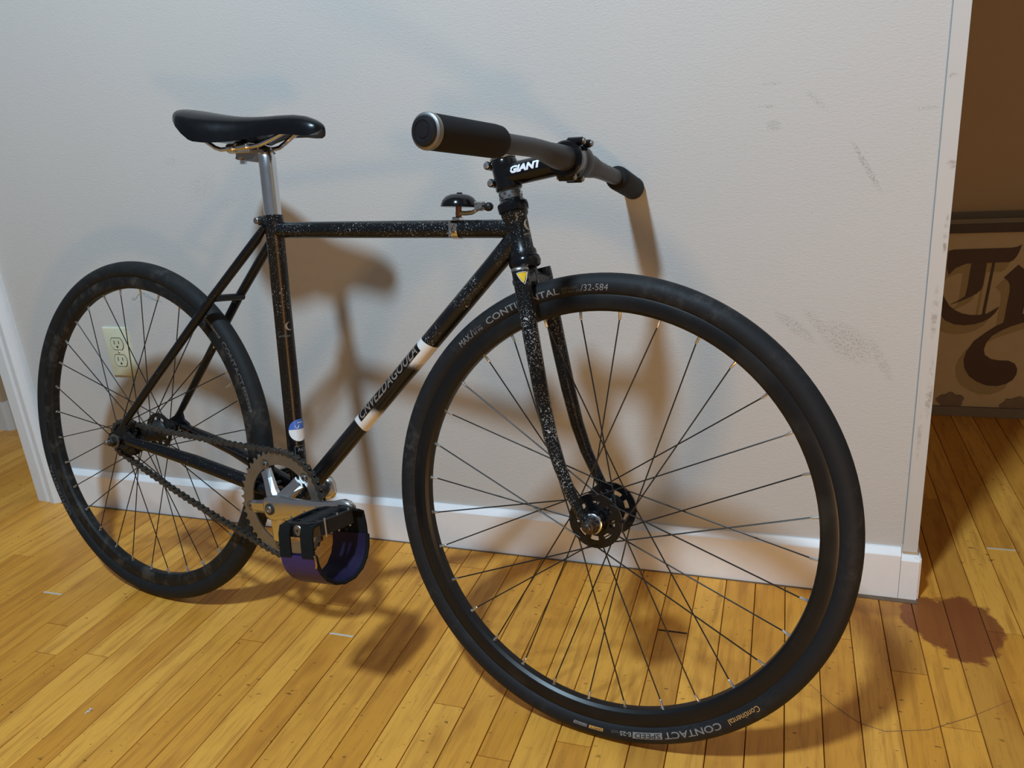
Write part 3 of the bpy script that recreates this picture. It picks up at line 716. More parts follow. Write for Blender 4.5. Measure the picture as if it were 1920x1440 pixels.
for z in (0.4625, 0.4395):
    c_ = ax(z)
    m = MB(); m.cyl(c_ + Vector((-0.0215, -0.010, 0)), c_ + Vector((-0.0215, 0.010, 0)), 0.0056, 16, 0.001); m.sweep([c_ + Vector((-0.012, 0, 0)), c_ + Vector((-0.0215, 0, 0))], 0.0060, 12); m.build('pinch_lug', 'gloss_black', stem)
    m = MB(); m.cyl(c_ + Vector((-0.0215, -0.0125, 0)), c_ + Vector((-0.0215, -0.0095, 0)), 0.0042, 14, 0.0006); m.cyl(c_ + Vector((-0.0215, -0.0128, 0)), c_ + Vector((-0.0215, -0.0124, 0)), 0.0022, 6); m.build('pinch_bolt', 'alloy', stem)
m = MB(); m.lathe([(0.0172, 0), (0.0176, 0.001), (0.0170, 0.0035), (0.0120, 0.0050), (0.0045, 0.0052), (0.004, 0.0035)], ax(0.4702), SD, 26); m.build('top_cap', 'alloy_dull', stem)
# GIANT lettering on the near flank of the extension
ED = (BC - ax(0.4495)).normalized(); EN = Vector((-ED.z, 0, ED.x))
_fs = tube_map(ax(0.4495), ED, 0.0156, Vector((0, -1, 0)) * math.cos(R(14)) + EN * math.sin(R(14)))
sg = 1.0 if (_fs(0.05, 0.003) - _fs(0.05, 0)).dot(EN) > 0 else -1.0
fs_ = lambda a, b: _fs(a, b * sg)
m = MB(); add_text(m, 'GIANT', 0.012, fs_, width=0.047, height=0.0092, ox=0.013, oy=-0.0046, shear=0.22, bold=0.0007); m.build('stem_lettering', 'print_white', stem, sharp=None)
m = MB(); add_text(m, 'X', 0.006, fs_, width=0.006, height=0.005, ox=0.0625, oy=-0.001); m.build('stem_lettering', 'print_grey', stem, sharp=None)

BAR_R = [(0.8725, 0.0, 0.4655), (0.8722, -0.026, 0.4660), (0.8702, -0.044, 0.4667), (0.8668, -0.062, 0.4685), (0.8655, -0.082, 0.4704), (0.8662, -0.105, 0.4700), (0.8665, -0.155, 0.4672), (0.8625, -0.225, 0.4645), (0.8515, -0.3075, 0.4620)]
BAR_L = [(0.8725, 0.0, 0.4655), (0.8735, 0.028, 0.4650), (0.8765, 0.056, 0.4636), (0.8790, 0.074, 0.4618), (0.8800, 0.100, 0.4600), (0.8765, 0.180, 0.4572), (0.8660, 0.2660, 0.4535)]
m = MB()
path = [p_ for p_ in reversed(BAR_R)] + BAR_L[1:]
rad = [0.0111, 0.0111, 0.0111, 0.0112, 0.0116, 0.0132, 0.0150, 0.0159, 0.0159, 0.0159, 0.0155, 0.0122, 0.0112, 0.0111, 0.0111]
m.sweep(path, rad, 24)
bar = m.build('handlebar', 'bar_grey', bike); bar.matrix_local = STEER
def lerp(a, b, t_): return V3(a) + (V3(b) - V3(a)) * t_
for s, a_, e_ in ((-1, V3((0.8655, -0.185, 0.4662)), V3((0.8517, -0.3060, 0.4621))), (1, V3((0.8785, 0.160, 0.4580)), V3((0.8632, 0.2855, 0.4524)))):
    dd = (e_ - a_).normalized(); L = (e_ - a_).length
    m = MB(); m.lathe([(0.0120, 0), (0.0155, 0.002), (0.0172, 0.006), (0.0178, 0.014), (0.0176, L - 0.003), (0.0168, L)], e_ - dd * L, dd, 28)
    m.build('grip', 'foam_black', bar)
    m = MB(); m.lathe([(0.0160, 0), (0.0178, 0.0008), (0.0180, 0.004), (0.0174, 0.0065), (0.0150, 0.0078)], e_, dd, 30); m.build('lock_ring', 'alloy_dull' if s < 0 else 'satin_black', bar)
    if s < 0:
        m = MB(); m.lathe([(0.0150, 0), (0.0150, 0.0015), (0.0138, 0.0032), (0.0100, 0.0040), (0.0098, 0.0034), (0.0070, 0.0034), (0.0066, 0.0042), (0.0004, 0.0044)], e_ + dd * 0.0070, dd, 28); m.build('end_plug', 'satin_black', bar)

# ---- wheels
R0, RT = 0.308, 0.016
def tyre_fn(a, b, th0, Rb=0.3062):                            # lettering on the near sidewall
    th = R(th0) - a / Rb; w = R(116) - b / 0.0163
    rr = R0 + (RT + 0.0003) * math.cos(w)
    return Vector((rr * math.cos(th), -(RT + 0.0003) * math.sin(w), rr * math.sin(th)))
def make_wheel(front):
    m = MB()
    prof = [(0.2748, -0.0060), (0.2745, -0.0040), (0.2745, 0.0040), (0.2748, 0.0060), (0.2785, 0.0098), (0.2850, 0.0112), (0.2955, 0.0112), (0.2972, 0.0104), (0.2960, 0.0090), (0.2900, 0.0085), (0.2900, -0.0085), (0.2960, -0.0090), (0.2972, -0.0104), (0.2955, -0.0112), (0.2850, -0.0112), (0.2785, -0.0098)]
    m.lathe(prof, (0, 0, 0), (0, 1, 0), 120, closed=True)
    rim = m.build('wheel', 'rim_black' if front else 'rim_dusty', bike, sharp=30, label='front wheel with black rim and lettered tyre' if front else 'rear wheel with dusty black rim and drive sprocket')
    m = MB(); prof = []
    for k in range(26):
        a = R(-142 + 284 * k / 25); rr = RT * (1.0 + (0.03 if abs(a) < R(20) else 0))
        prof.append((R0 + RT * math.cos(a) * (0.985 + 0.015 * math.cos(a)), RT * math.sin(a)))
    prof += [(0.2925, 0.0085), (0.2925, -0.0085)]
    m.lathe(prof, (0, 0, 0), (0, 1, 0), 144, closed=True)
    m.build('tyre', 'tyre_rubber' if front else 'tyre_dusty', rim, sharp=45)
    # bead line: thin raised ring above the rim edge
    m = MB(); ring = []
    for s in (-1, 1):
        m.lathe([(0.2985, 0.0122 * s), (0.2993, 0.0134 * s), (0.3001, 0.0135 * s), (0.2993, 0.0120 * s)], (0, 0, 0), (0, 1, 0), 144, closed=True)
    m.build('tyre_bead', 'tyre_rubber' if front else 'tyre_dusty', rim)
    # hub
    FR, FY = (0.0370, 0.0300) if front else (0.0345, 0.0305)
    m = MB(); m.lathe([(0.0155, -FY), (0.0220, -FY + 0.003), (0.0190, -FY + 0.007), (0.0165, -0.010), (0.0165, 0.010), (0.0190, FY - 0.007), (0.0220, FY - 0.003), (0.0155, FY)], (0, 0, 0), (0, 1, 0), 32)
    hub = m.build('hub', 'gloss_black' if front else 'greasy_black', rim)
    NS = 8
    for s in (-1, 1):
        mm = MB(); ym, t_ = FY * s, 0.0017
        def annulus(r0, r1, a0, a1, n):
            for i in range(n):
                b0, b1 = a0 + (a1 - a0) * i / n, a0 + (a1 - a0) * (i + 1) / n
                q = []
                for y in (ym - t_, ym + t_):
                    for (rr, aa) in ((r0, b0), (r1, b0), (r1, b1), (r0, b1)): q.append((rr * math.cos(aa), y, rr * math.sin(aa)))
                mm.add(q, [(3, 2, 1, 0), (4, 5, 6, 7), (0, 1, 5, 4), (1, 2, 6, 5), (2, 3, 7, 6), (3, 0, 4, 7)])
        annulus(0.0150, 0.0200, 0, 2 * math.pi, 48); annulus(0.0272, FR, 0, 2 * math.pi, 48)
        for k in range(NS):
            c_ = 2 * math.pi * (k + 0.5 * (s < 0)) / NS; annulus(0.0200, 0.0272, c_ - R(9), c_ + R(9), 3)
        bm = bmesh.new(); me0 = mm.mesh('flange', 'gloss_black' if front else 'greasy_black', 30); bm.from_mesh(me0); bmesh.ops.remove_doubles(bm, verts=bm.verts, dist=1e-6); bm.to_mesh(me0); bm.free()
        inst('flange', me0, rim)
    if front:
        for s in (-1, 1):
            m = MB(); m.lathe([(0.0130, 0), (0.0140, 0.0006), (0.0140, 0.0045), (0.0125, 0.0055)], (0, 0.0405 * s, 0), (0, s, 0), 26); m.build('lock_nut', 'alloy', rim)
            m = MB(); m.lathe([(0.0155, 0), (0.0165, 0.003), (0.0150, 0.009)], (0, 0.0305 * s, 0), (0, s, 0), 26); m.build('hub_cap', 'gloss_black', rim)
            m = MB(); m.lathe([(0.0110, 0), (0.0110, 0.0015), (0.0088, 0.0018), (0.0082, 0.0085), (0.0055, 0.0095), (0.0055, 0.0130), (0.0040, 0.0140)], (0, 0.0520 * s, 0), (0, s, 0), 20); m.build('axle_bolt', 'bolt_brown', rim)
            m = MB(); m.cyl((0, 0.0655 * s, 0), (0, 0.0668 * s, 0), 0.0027, 6); m.build('bolt_socket', 'gap_dark', rim)
    else:
        m = MB(); m.cyl((0, -0.084, 0), (0, 0.084, 0), 0.0047, 14, 0.0008); m.build('axle', 'steel_dirty', rim)
        for s in (-1, 1):
            m = MB(); m.lathe([(0.0125, 0), (0.0130, 0.001), (0.0128, 0.0022)], (0, 0.0637 * s, 0), (0, s, 0), 24); m.build('washer', 'steel_dirty', rim)
            m = MB(); m.lathe([(0.0086, 0), (0.0092, 0.001), (0.0092, 0.0085), (0.0075, 0.0098)], (0, 0.0660 * s, 0), (0, s, 0), 6); m.build('axle_nut', 'greasy_black', rim)
            m = MB(); m.lathe([(0.0135, 0), (0.0135, 0.026)], (0, 0.0310 * s, 0), (0, s, 0), 20); m.build('hub_spacer', 'greasy_black', rim)
        # sprocket 16 teeth with lockring
        m = MB(); n = 16; rp = 0.0127 / (2 * math.sin(math.pi / n)); poly = []
        for k in range(n):
            for (da, rr) in ((-0.5, rp - 0.0038), (-0.22, rp - 0.0015), (-0.06, rp + 0.0028), (0.06, rp + 0.0028), (0.22, rp - 0.0015)):
                a = 2 * math.pi * (k + da) / n; poly.append((rr * math.cos(a), rr * math.sin(a)))
        m.prism(poly, lambda a, b, d: Vector((a, d, b)), -0.0443, -0.0417); m.build('sprocket', 'greasy_black', rim)
        m = MB(); m.lathe([(0.0185, 0), (0.0205, 0.0008), (0.0205, 0.004), (0.0185, 0.005)], (0, -0.0443, 0), (0, -1, 0), 12); m.build('lock_ring', 'greasy_black', rim)
    # spokes: 32, three-cross, four lacings
    PH = 8.4; rr = 0.2757
    def spoke_mesh(side, lead):
        h = R(lead * 66); fr = FR - 0.0042; y = FY * side
        p0 = Vector((fr * math.cos(h), y + 0.0022 * side * (1 if lead > 0 else -1), fr * math.sin(h)))
        p1 = Vector((rr - 0.0095, 0.0018 * side, 0))
        mm = MB(); mm.sweep([p0, p0 + (p1 - p0) * 0.02, p1], 0.00098, 6)
        return mm.mesh('spoke', 'spoke_black', 60), p0
    def nipple_mesh(side, p0):
        p1 = Vector((rr, 0.0006 * side, 0)); d_ = (Vector((rr - 0.0095, 0.0018 * side, 0)) - p1).normalized()
        mm = MB(); mm.lathe([(0.0027, 0), (0.0029, 0.0010), (0.0020, 0.0016), (0.0019, 0.0108), (0.0012, 0.0120)], p1, d_, 8); return mm.mesh('nipple', 'nipple_silver', 30)
    kinds = {}
    for i, (side, lead) in enumerate(((-1, -1), (1, -1), (-1, 1), (1, 1))):
        sm, p0 = spoke_mesh(side, lead); kinds[i] = (sm, nipple_mesh(side, p0))
    for k in range(32):
        M = Matrix.Rotation(-R(PH + 11.25 * k), 4, 'Y')
        sm, nm = kinds[k % 4]
        inst('spoke', sm, rim, M); inst('nipple', nm, rim, M)
    return rim
fw = make_wheel(True); fw.matrix_local = STEER @ Matrix.Translation((0.9313313, 0, 0))
rw = make_wheel(False)
# tyre lettering
def tl(parent, body, th0, th1, mat, size=0.009, height=0.0085, oy=0.001, name='tyre_lettering', **kw):
    m = MB(); w = R(th0 - th1) * 0.3062
    add_text(m, body, size, lambda a, b: tyre_fn(a, b, th0), width=w, height=height, oy=oy, **kw)
    return m.build(name, mat, parent, sharp=None)
tl(fw, 'MAX.', 134.6, 130.3, 'print_grey', height=0.0085, shear=0.15)
tl(fw, '/', 130.2, 129.3, 'print_grey', height=0.0100)
tl(fw, '6.0 bar', 129.2, 126.0, 'print_dim', height=0.0036, oy=0.0058)
tl(fw, '87 PSI', 129.2, 126.2, 'print_grey', height=0.0036, oy=0.0010)
tl(fw, 'CONTINENTAL', 124.4, 102.4, 'print_grey', height=0.0088, bold=0.0001)
tl(fw, '650x32C', 101.6, 97.2, 'print_dim', height=0.0034, oy=0.0055)
tl(fw, '27.5x1.25', 101.6, 96.9, 'print_dim', height=0.0034, oy=0.0008)
tl(fw, '/32-584', 96.7, 89.6, 'print_grey', height=0.0085, shear=0.15)
tl(fw, 'Continental', 315.8, 306.9, 'print_orange', height=0.0075, oy=0.0020)
tl(fw, 'CONTACT', 304.7, 289.3, 'print_grey', height=0.0090, bold=0.00012)
def label_box(parent, th0, th1, y0, y1, mat):
    m = MB(); w = R(th0 - th1) * 0.3062; grid_poly(m, lambda a, b: tyre_fn(a, b, th0), 0, w, y0, y1, 14, 8, slant=0.15)
    return m.build('tyre_label', mat, parent, sharp=None)
label_box(fw, 288.8, 280.9, 0.0010, 0.0100, 'print_grey')
def tl2(parent, body, th0, th1, mat, height, oy, **kw):
    m = MB(); w = R(th0 - th1) * 0.3062
    def f(a, b):
        q = tyre_fn(a, b, th0); return Vector((q.x, q.y - 0.0003, q.z))
    add_text(m, body, 0.009, f, width=w, height=height, oy=oy, **kw); return m.build('tyre_lettering', mat, parent, sharp=None)
tl2(fw, 'SPEED', 288.2, 281.4, 'tyre_rubber', 0.0068, 0.0021, shear=0.1)
tl(fw, 'E-25', 280.4, 277.3, 'print_grey', height=0.0060, oy=0.002, bold=0.0003)
tl(fw, 'km/h', 276.9, 275.0, 'print_dim', height=0.0052, oy=0.002)
label_box(fw, 272.8, 268.9, 0.0032, 0.0078, 'print_orange'); label_box(fw, 268.3, 264.6, 0.0032, 0.0078, 'print_grey')
tl2(fw, 'SAFETY', 272.5, 269.2, 'tyre_rubber', 0.0030, 0.0040); tl2(fw, 'SYSTEM', 268.0, 264.9, 'tyre_rubber', 0.0030, 0.0040)
tl(rw, 'CONTACT', 38.8, 23.3, 'print_dim', height=0.0090, bold=0.0002)
label_box(rw, 22.9, 14.5, 0.0010, 0.0098, 'print_dim'); tl2(rw, 'SPEED', 22.3, 15.2, 'tyre_rubber', 0.0066, 0.0021)
tl(rw, 'Continental', 50.0, 40.5, 'print_tan', height=0.0070, oy=0.002)
tl(rw, 'CONTINENTAL', 220.0, 198.5, 'print_dim', height=0.0088)
# rear valve
m = MB(); M = Matrix.Rotation(-R(26.1), 4, 'Y')
m.lathe([(0.0034, 0), (0.0034, 0.004), (0.0027, 0.005), (0.0027, 0.018), (0.0018, 0.019), (0.0018, 0.026), (0.0008, 0.027)], (0.2755, 0, 0), (-1, 0, 0), 12); m.v = [tuple(M @ Vector(q)) for q in m.v]
m.build('valve', 'nipple_silver', rw)

# ---- drivetrain
CY = -0.043; NT_ = 44; RP = 0.0127 / (2 * math.sin(math.pi / NT_)); RC = 0.0127 / (2 * math.sin(math.pi / 16))
m = MB(); poly = []
ring_o = []
for k in range(NT_):
    for (da, rr) in ((-0.5, RP - 0.0036), (-0.20, RP - 0.0012), (-0.07, RP + 0.0030), (0.07, RP + 0.0030), (0.20, RP - 0.0012)):
        a = 2 * math.pi * (k + da) / NT_; ring_o.append((a, rr))
n = len(ring_o); inner_r = 0.0665
vs, fs = [], []
for y in (CY - 0.0016, CY + 0.0016):
    for a, rr in ring_o: vs.append((BB.x + rr * math.cos(a), y, BB.z + rr * math.sin(a)))
    for a, rr in ring_o: vs.append((BB.x + inner_r * math.cos(a), y, BB.z + inner_r * math.sin(a)))
for i in range(n):
    j = (i + 1) % n
    fs += [(i, j, n + j, n + i), (2 * n + i, 3 * n + i, 3 * n + j, 2 * n + j), (i, 2 * n + i, 2 * n + j, j), (n + i, n + j, 3 * n + j, 3 * n + i)]
m.add(vs, fs)
ARMS = [46.5 + 72 * k for k in range(5)]
crank = None
def crank_arm(s, ang):
    """crank arm along ang on side s (-1 drive side)"""
    d = Vector((math.cos(R(ang)), 0, math.sin(R(ang)))); q = Vector((-d.z, 0, d.x))
    mm = MB()
    secs = [(-0.020, 0.012, 0.055, 0.066), (-0.013, 0.0190, 0.051, 0.070), (0.0, 0.0215, 0.049, 0.0715), (0.014, 0.0205, 0.050, 0.072), (0.030, 0.0178, 0.056, 0.0735), (0.060, 0.0152, 0.063, 0.0780), (0.110, 0.0128, 0.070, 0.0835), (0.145, 0.0128, 0.074, 0.0880), (0.160, 0.0155, 0.075, 0.0905), (0.170, 0.0160, 0.0755, 0.0910), (0.180, 0.0128, 0.0765, 0.0895), (0.1860, 0.0065, 0.078, 0.087)]
    N = 16; vs = []
    for (l, hw_, y0, y1) in secs:
        yc, hy = (y0 + y1) / 2, (y1 - y0) / 2
        for k in range(N):
            a = 2 * math.pi * k / N; ca, sa = math.cos(a), math.sin(a)
            ex = 0.55
            cx = math.copysign(abs(ca) ** ex, ca) * hw_; cy = math.copysign(abs(sa) ** ex, sa) * hy
            v = BB + d * l + q * cx; vs.append((v.x, s * (yc + cy), v.z))
    fs = [(i * N + k, i * N + (k + 1) % N, (i + 1) * N + (k + 1) % N, (i + 1) * N + k) for i in range(len(secs) - 1) for k in range(N)]
    fs += [tuple(range(N - 1, -1, -1)), tuple((len(secs) - 1) * N + k for k in range(N))]
    mm.add(vs, fs); return mm, d, q
mm, cd, cq = crank_arm(-1, 10.5)
crank = mm.build('crank_arm', 'alloy', bike, sharp=50, label='polished drive-side crank with five-arm spider')
for a in ARMS:
    d = Vector((math.cos(R(a)), 0, math.sin(R(a)))); q = Vector((-d.z, 0, d.x))
    secs = [(0.006, 0.0160, 0.050, 0.064), (0.026, 0.0118, 0.0490, 0.0605), (0.048, 0.0105, 0.0462, 0.0550), (0.0625, 0.0108, 0.0450, 0.0515)]
    m2 = MB(); vs = []; prof = [(1, -1), (1, 0.2), (0.55, 1), (-0.55, 1), (-1, 0.2), (-1, -1)]
    for (l, hw_, y0, y1) in secs:
        for (px, py) in prof:
            v = BB + d * l + q * hw_ * px; vs.append((v.x, -((y0 + y1) / 2 + (y1 - y0) / 2 * py), v.z))
    N = 6; fs = [(i * N + k, i * N + (k + 1) % N, (i + 1) * N + (k + 1) % N, (i + 1) * N + k) for i in range(3) for k in range(N)] + [tuple(range(5, -1, -1)), tuple(18 + k for k in range(6))]
    m2.add(vs, fs); m2.build('spider_arm', 'alloy', crank, sharp=None)
    # chainring tab
    tabp = BB + d * 0.0715
    m3 = MB(); m3.sweep([(tabp.x, CY - 0.0016, tabp.z), (tabp.x, CY + 0.0016, tabp.z)], 0.0092, 20); 
    m.add(m3.v, m3.f)
ring = m.build('chainring', 'alloy_dull', bike, sharp=30)
for a in ARMS:
    d = Vector((math.cos(R(a)), 0, math.sin(R(a)))); tp = BB + d * 0.0720
    m2 = MB(); m2.lathe([(0.0050, 0), (0.0050, 0.0012), (0.0042, 0.0018)], (tp.x, CY - 0.0016, tp.z), (0, -1, 0), 18); bo = m2.build('ring_bolt', 'alloy_dull', ring)
    m2 = MB(); m2.cyl((tp.x, CY - 0.0030, tp.z), (tp.x, CY - 0.0037, tp.z), 0.0025, 12); m2.build('bolt_socket', 'gap_dark', ring)
m2 = MB(); m2.lathe([(0.0096, 0), (0.0096, 0.0010), (0.0085, 0.0013)], BB + Vector((0, -0.0716, 0)), (0, -1, 0), 26); m2.build('bolt_recess', 'outlet_slot', crank)
m2 = MB(); m2.lathe([(0.0060, 0), (0.0060, 0.0022), (0.0050, 0.0030), (0.0034, 0.0030), (0.0032, 0.0016), (0.0006, 0.0016)], BB + Vector((0, -0.0722, 0)), (0, -1, 0), 20); m2.build('crank_bolt', 'alloy_dull', crank)
mm, cd2, cq2 = crank_arm(1, 190.5)
lcrank = mm.build('crank_arm', 'alloy', bike, sharp=50, label='polished far-side crank')
m2 = MB(); m2.cyl(BB + Vector((0, -0.052, 0)), BB + Vector((0, 0.052, 0)), 0.0115, 20); m2.build('spindle', 'greasy_black', bike)

# chain: links along the loop, rollers on the pitch points
def chain_path():
    C0, C1 = Vector((0, 0)), Vector((BB.x, BB.z)); d = C1 - C0; L = d.length; th = math.atan2(d.y, d.x)
    be = math.asin((RP - RC) / L)
    aT = th + math.pi / 2 + be; aB = th - math.pi / 2 - be
    pts = []
    t0 = C0 + RC * Vector((math.cos(aT), math.sin(aT))); t1 = C1 + RP * Vector((math.cos(aT), math.sin(aT)))
    b1 = C1 + RP * Vector((math.cos(aB), math.sin(aB))); b0 = C0 + RC * Vector((math.cos(aB), math.sin(aB)))
    for i in range(41):
        u = i / 40; q = t0.lerp(t1, u); q.y -= 0.004 * math.sin(math.pi * u); pts.append(q)
    for i in range(1, 80):
        a = aT + (aB - aT) * i / 80; pts.append(C1 + RP * Vector((math.cos(a), math.sin(a))))
    for i in range(41):
        u = i / 40; q = b1.lerp(b0, u); q.y -= 0.006 * math.sin(math.pi * u); pts.append(q)
    a0 = aB - 0; 
    for i in range(1, 50):
        a = aB - (2 * math.pi - (aT - aB)) * i / 50; pts.append(C0 + RC * Vector((math.cos(a), math.sin(a))))
    return pts
P = chain_path(); P.append(P[0]); cum = [0]
for a, b in zip(P[:-1], P[1:]): cum.append(cum[-1] + (b - a).length)
NL = 2 * round(cum[-1] / 0.0127 / 2); step = cum[-1] / NL
def at(s):
    s %= cum[-1]
    for i in range(len(cum) - 1):
        if cum[i + 1] >= s:
            return P[i].lerp(P[i + 1], (s - cum[i]) / max(1e-9, cum[i + 1] - cum[i]))
J = [at(i * step) for i in range(NL)]
m = MB()
for j in J:
    m.cyl((j.x, CY - 0.0023, j.y), (j.x, CY + 0.0023, j.y), 0.0039, 8); m.cyl((j.x, CY - 0.0050, j.y), (j.x, CY + 0.0050, j.y), 0.0018, 6)
chain = m.build('chain', 'chain_steel', bike, label='oily dark chain')
def link_mesh(y0):
    poly = []
    for k in range(7): a = R(-90 + 30 * k + 0); poly.append((0.00635 + 0.0046 * math.cos(a), 0.0046 * math.sin(a)))
    poly.append((0, 0.0022))
    for k in range(7): a = R(90 + 30 * k); poly.append((-0.00635 + 0.0046 * math.cos(a), 0.0046 * math.sin(a)))
    poly.append((0, -0.0022))
    mm = MB()
    for s in (-1, 1): mm.prism(poly, lambda a, b, d: Vector((a, d, b)), y0 * s, (y0 + 0.0011) * s)
    return mm.mesh('chain_link', 'chain_steel', 30)
lo, li = link_mesh(0.0036), link_mesh(0.0024)
for i in range(NL):
    a, b = J[i], J[(i + 1) % NL]; c_ = (a + b) / 2; an = math.atan2(b.y - a.y, b.x - a.x)
    inst('chain_link', lo if i % 2 else li, chain, Matrix.Translation((c_.x, CY, c_.y)) @ Matrix.Rotation(-an, 4, 'Y'))

# pedals with foot straps
def make_pedal(s, c, label, tilt):
    """c pedal axle end point on the crank, s outward sign"""
    def L(x, o, z):                 # x fore-aft, o outward from the crank, z up, tilted about the axle
        ct, st_ = math.cos(tilt), math.sin(tilt)
        return Vector((c.x + x * ct - z * st_, c.y + s * o, c.z + x * st_ + z * ct))
    m = MB(); m.sweep([L(0, 0.0, 0), L(0, 0.012, 0), L(0, 0.016, 0), L(0, 0.090, 0), L(0, 0.094, 0)], [0.0075, 0.0075, 0.0120, 0.0110, 0.0085], 18)
    ped = m.build('pedal', 'pedal_plastic', bike, label=label)
    # cage: outer ring of the platform
    cage = [(-0.022, 0.012), (-0.030, 0.020), (-0.032, 0.050), (-0.028, 0.084), (-0.018, 0.095), (0.018, 0.095), (0.030, 0.084), (0.036, 0.050), (0.035, 0.020), (0.024, 0.012)]
    n = len(cage); m = MB()
    inn = [(x * 0.84, 0.052 + (o - 0.052) * 0.86) for x, o in cage]
    vs = [L(x, o, -0.010) for x, o in cage] + [L(x, o, 0.010) for x, o in cage] + [L(x, o, -0.010) for x, o in inn] + [L(x, o, 0.010) for x, o in inn]
    fs = []
    for i in range(n):
        j = (i + 1) % n
        fs += [(i, j, n + j, n + i), (2 * n + i, 3 * n + i, 3 * n + j, 2 * n + j), (i, 2 * n + i, 2 * n + j, j), (n + i, n + j, 3 * n + j, 3 * n + i)]
    m.add(vs, fs); m.build('cage', 'pedal_plastic', ped, sharp=25)
    for x in (-0.020, 0.018):
        m = MB(); q = [L(x, o, z) for o, z in ((0.016, -0.007), (0.092, -0.007), (0.092, 0.007), (0.016, 0.007))] + [L(x + 0.004, o, z) for o, z in ((0.016, -0.007), (0.092, -0.007), (0.092, 0.007), (0.016, 0.007))]
        m.add(q, [(0, 1, 2, 3), (7, 6, 5, 4), (0, 4, 5, 1), (1, 5, 6, 2), (2, 6, 7, 3), (3, 7, 4, 0)]); m.build('rib', 'pedal_plastic', ped, sharp=20)
    for o in (0.034, 0.070):
        m = MB(); q = [L(x, o + w, z) for x, z in ((-0.029, -0.008), (0.031, -0.008), (0.031, 0.008), (-0.029, 0.008)) for w in (0,)] + [L(x, o + 0.004, z) for x, z in ((-0.029, -0.008), (0.031, -0.008), (0.031, 0.008), (-0.029, 0.008))]
        m.add(q, [(0, 1, 2, 3), (7, 6, 5, 4), (0, 4, 5, 1), (1, 5, 6, 2), (2, 6, 7, 3), (3, 7, 4, 0)]); m.build('rib', 'pedal_plastic', ped, sharp=20)
    for x in (-0.029, 0.033):
        for o in (0.026, 0.050, 0.076):
            m = MB(); m.cyl(L(x, o, -0.013), L(x, o, 0.0135), 0.0014, 8); m.build('grip_pin', 'nipple_silver', ped)
    m = MB(); m.cyl(L(0, 0.0935, 0), L(0, 0.0965, 0), 0.0078, 18, 0.0008); cap = m.build('end_cap', 'alloy_dull', ped)
    m = MB(); m.cyl(L(0, 0.0964, 0), L(0, 0.0969, 0), 0.0022, 6); m.build('cap_socket', 'gap_dark', ped)
    # strap: black webbing tails at the outer end, purple band looping under the pedal
    def band(pts, x0, x1, th, name, mat, skew=0.0):
        mm = MB(); vs = []; N = len(pts); fs = []
        for i, (o, z) in enumerate(pts):
            a = pts[max(i - 1, 0)]; b = pts[min(i + 1, N - 1)]; tx, tz = b[0] - a[0], b[1] - a[1]; l_ = math.hypot(tx, tz) or 1
            nx_, nz = -tz / l_ * th / 2, tx / l_ * th / 2; k = skew * i / (N - 1)
            bow = 0.0
            vs += [L(x0 + k, o + nx_, z + nz), L(x1 + k, o + nx_, z + nz), L(x1 + k, o - nx_, z - nz), L(x0 + k, o - nx_, z - nz)]
        for i in range(N - 1):
            for k in range(4): fs.append((i * 4 + k, i * 4 + (k + 1) % 4, (i + 1) * 4 + (k + 1) % 4, (i + 1) * 4 + k))
        fs += [(3, 2, 1, 0), tuple((N - 1) * 4 + k for k in range(4))]
        mm.add(vs, fs); return mm.build(name, mat, ped, sharp=35)
    band([(0.082, 0.008), (0.098, 0.006), (0.1015, -0.004), (0.1025, -0.020), (0.1030, -0.036)], -0.030, -0.010, 0.003, 'strap_tail', 'web_black')
    band([(0.082, 0.008), (0.098, 0.006), (0.1015, -0.004), (0.1025, -0.020), (0.1030, -0.036)], 0.010, 0.032, 0.003, 'strap_tail', 'web_black')
    loop = [(0.1020, -0.034), (0.1015, -0.046), (0.0975, -0.059), (0.0890, -0.071), (0.0750, -0.081), (0.0580, -0.086), (0.0390, -0.085), (0.0230, -0.077), (0.0120, -0.064), (0.0065, -0.048), (0.0055, -0.032)]
    band(loop, -0.031, 0.033, 0.0032, 'foot_strap', 'purple_web', 0.012)
    inner_l = [(0.052 + (o - 0.052) * 0.955, z + 0.0026) for o, z in loop]
    band(inner_l, -0.0305, 0.0325, 0.0022, 'strap_lining', 'purple_dark', 0.012)
    m = MB(); NLp = len(loop); m.sweep([L(0.0335 + 0.012 * i / (NLp - 1), o, z + 0.0010) for i, (o, z) in enumerate(loop)], 0.0026, 8); m.build('strap_piping', 'web_black', ped)
    band([(0.0055, -0.034), (0.0055, -0.016), (0.008, 0.004), (0.018, 0.009)], -0.018, 0.045, 0.003, 'strap_tail', 'web_black')
    # metal loop at the strap edge
    m = MB(); q = [L(0.034, 0.1050, -0.030), L(0.0355, 0.1052, -0.036), L(0.0355, 0.1050, -0.044), L(0.034, 0.1046, -0.048)]
    m.sweep(q, 0.0014, 8); m.build('strap_ring', 'brass', ped)
    return ped
pc = BB + cd * 0.170; make_pedal(-1, Vector((pc.x, -0.0885, pc.z)), 'black platform pedal with hanging purple foot strap', R(7))
pc = BB + cd2 * 0.170; make_pedal(1, Vector((pc.x, 0.0885, pc.z)), 'far platform pedal behind the chainring', R(-8))

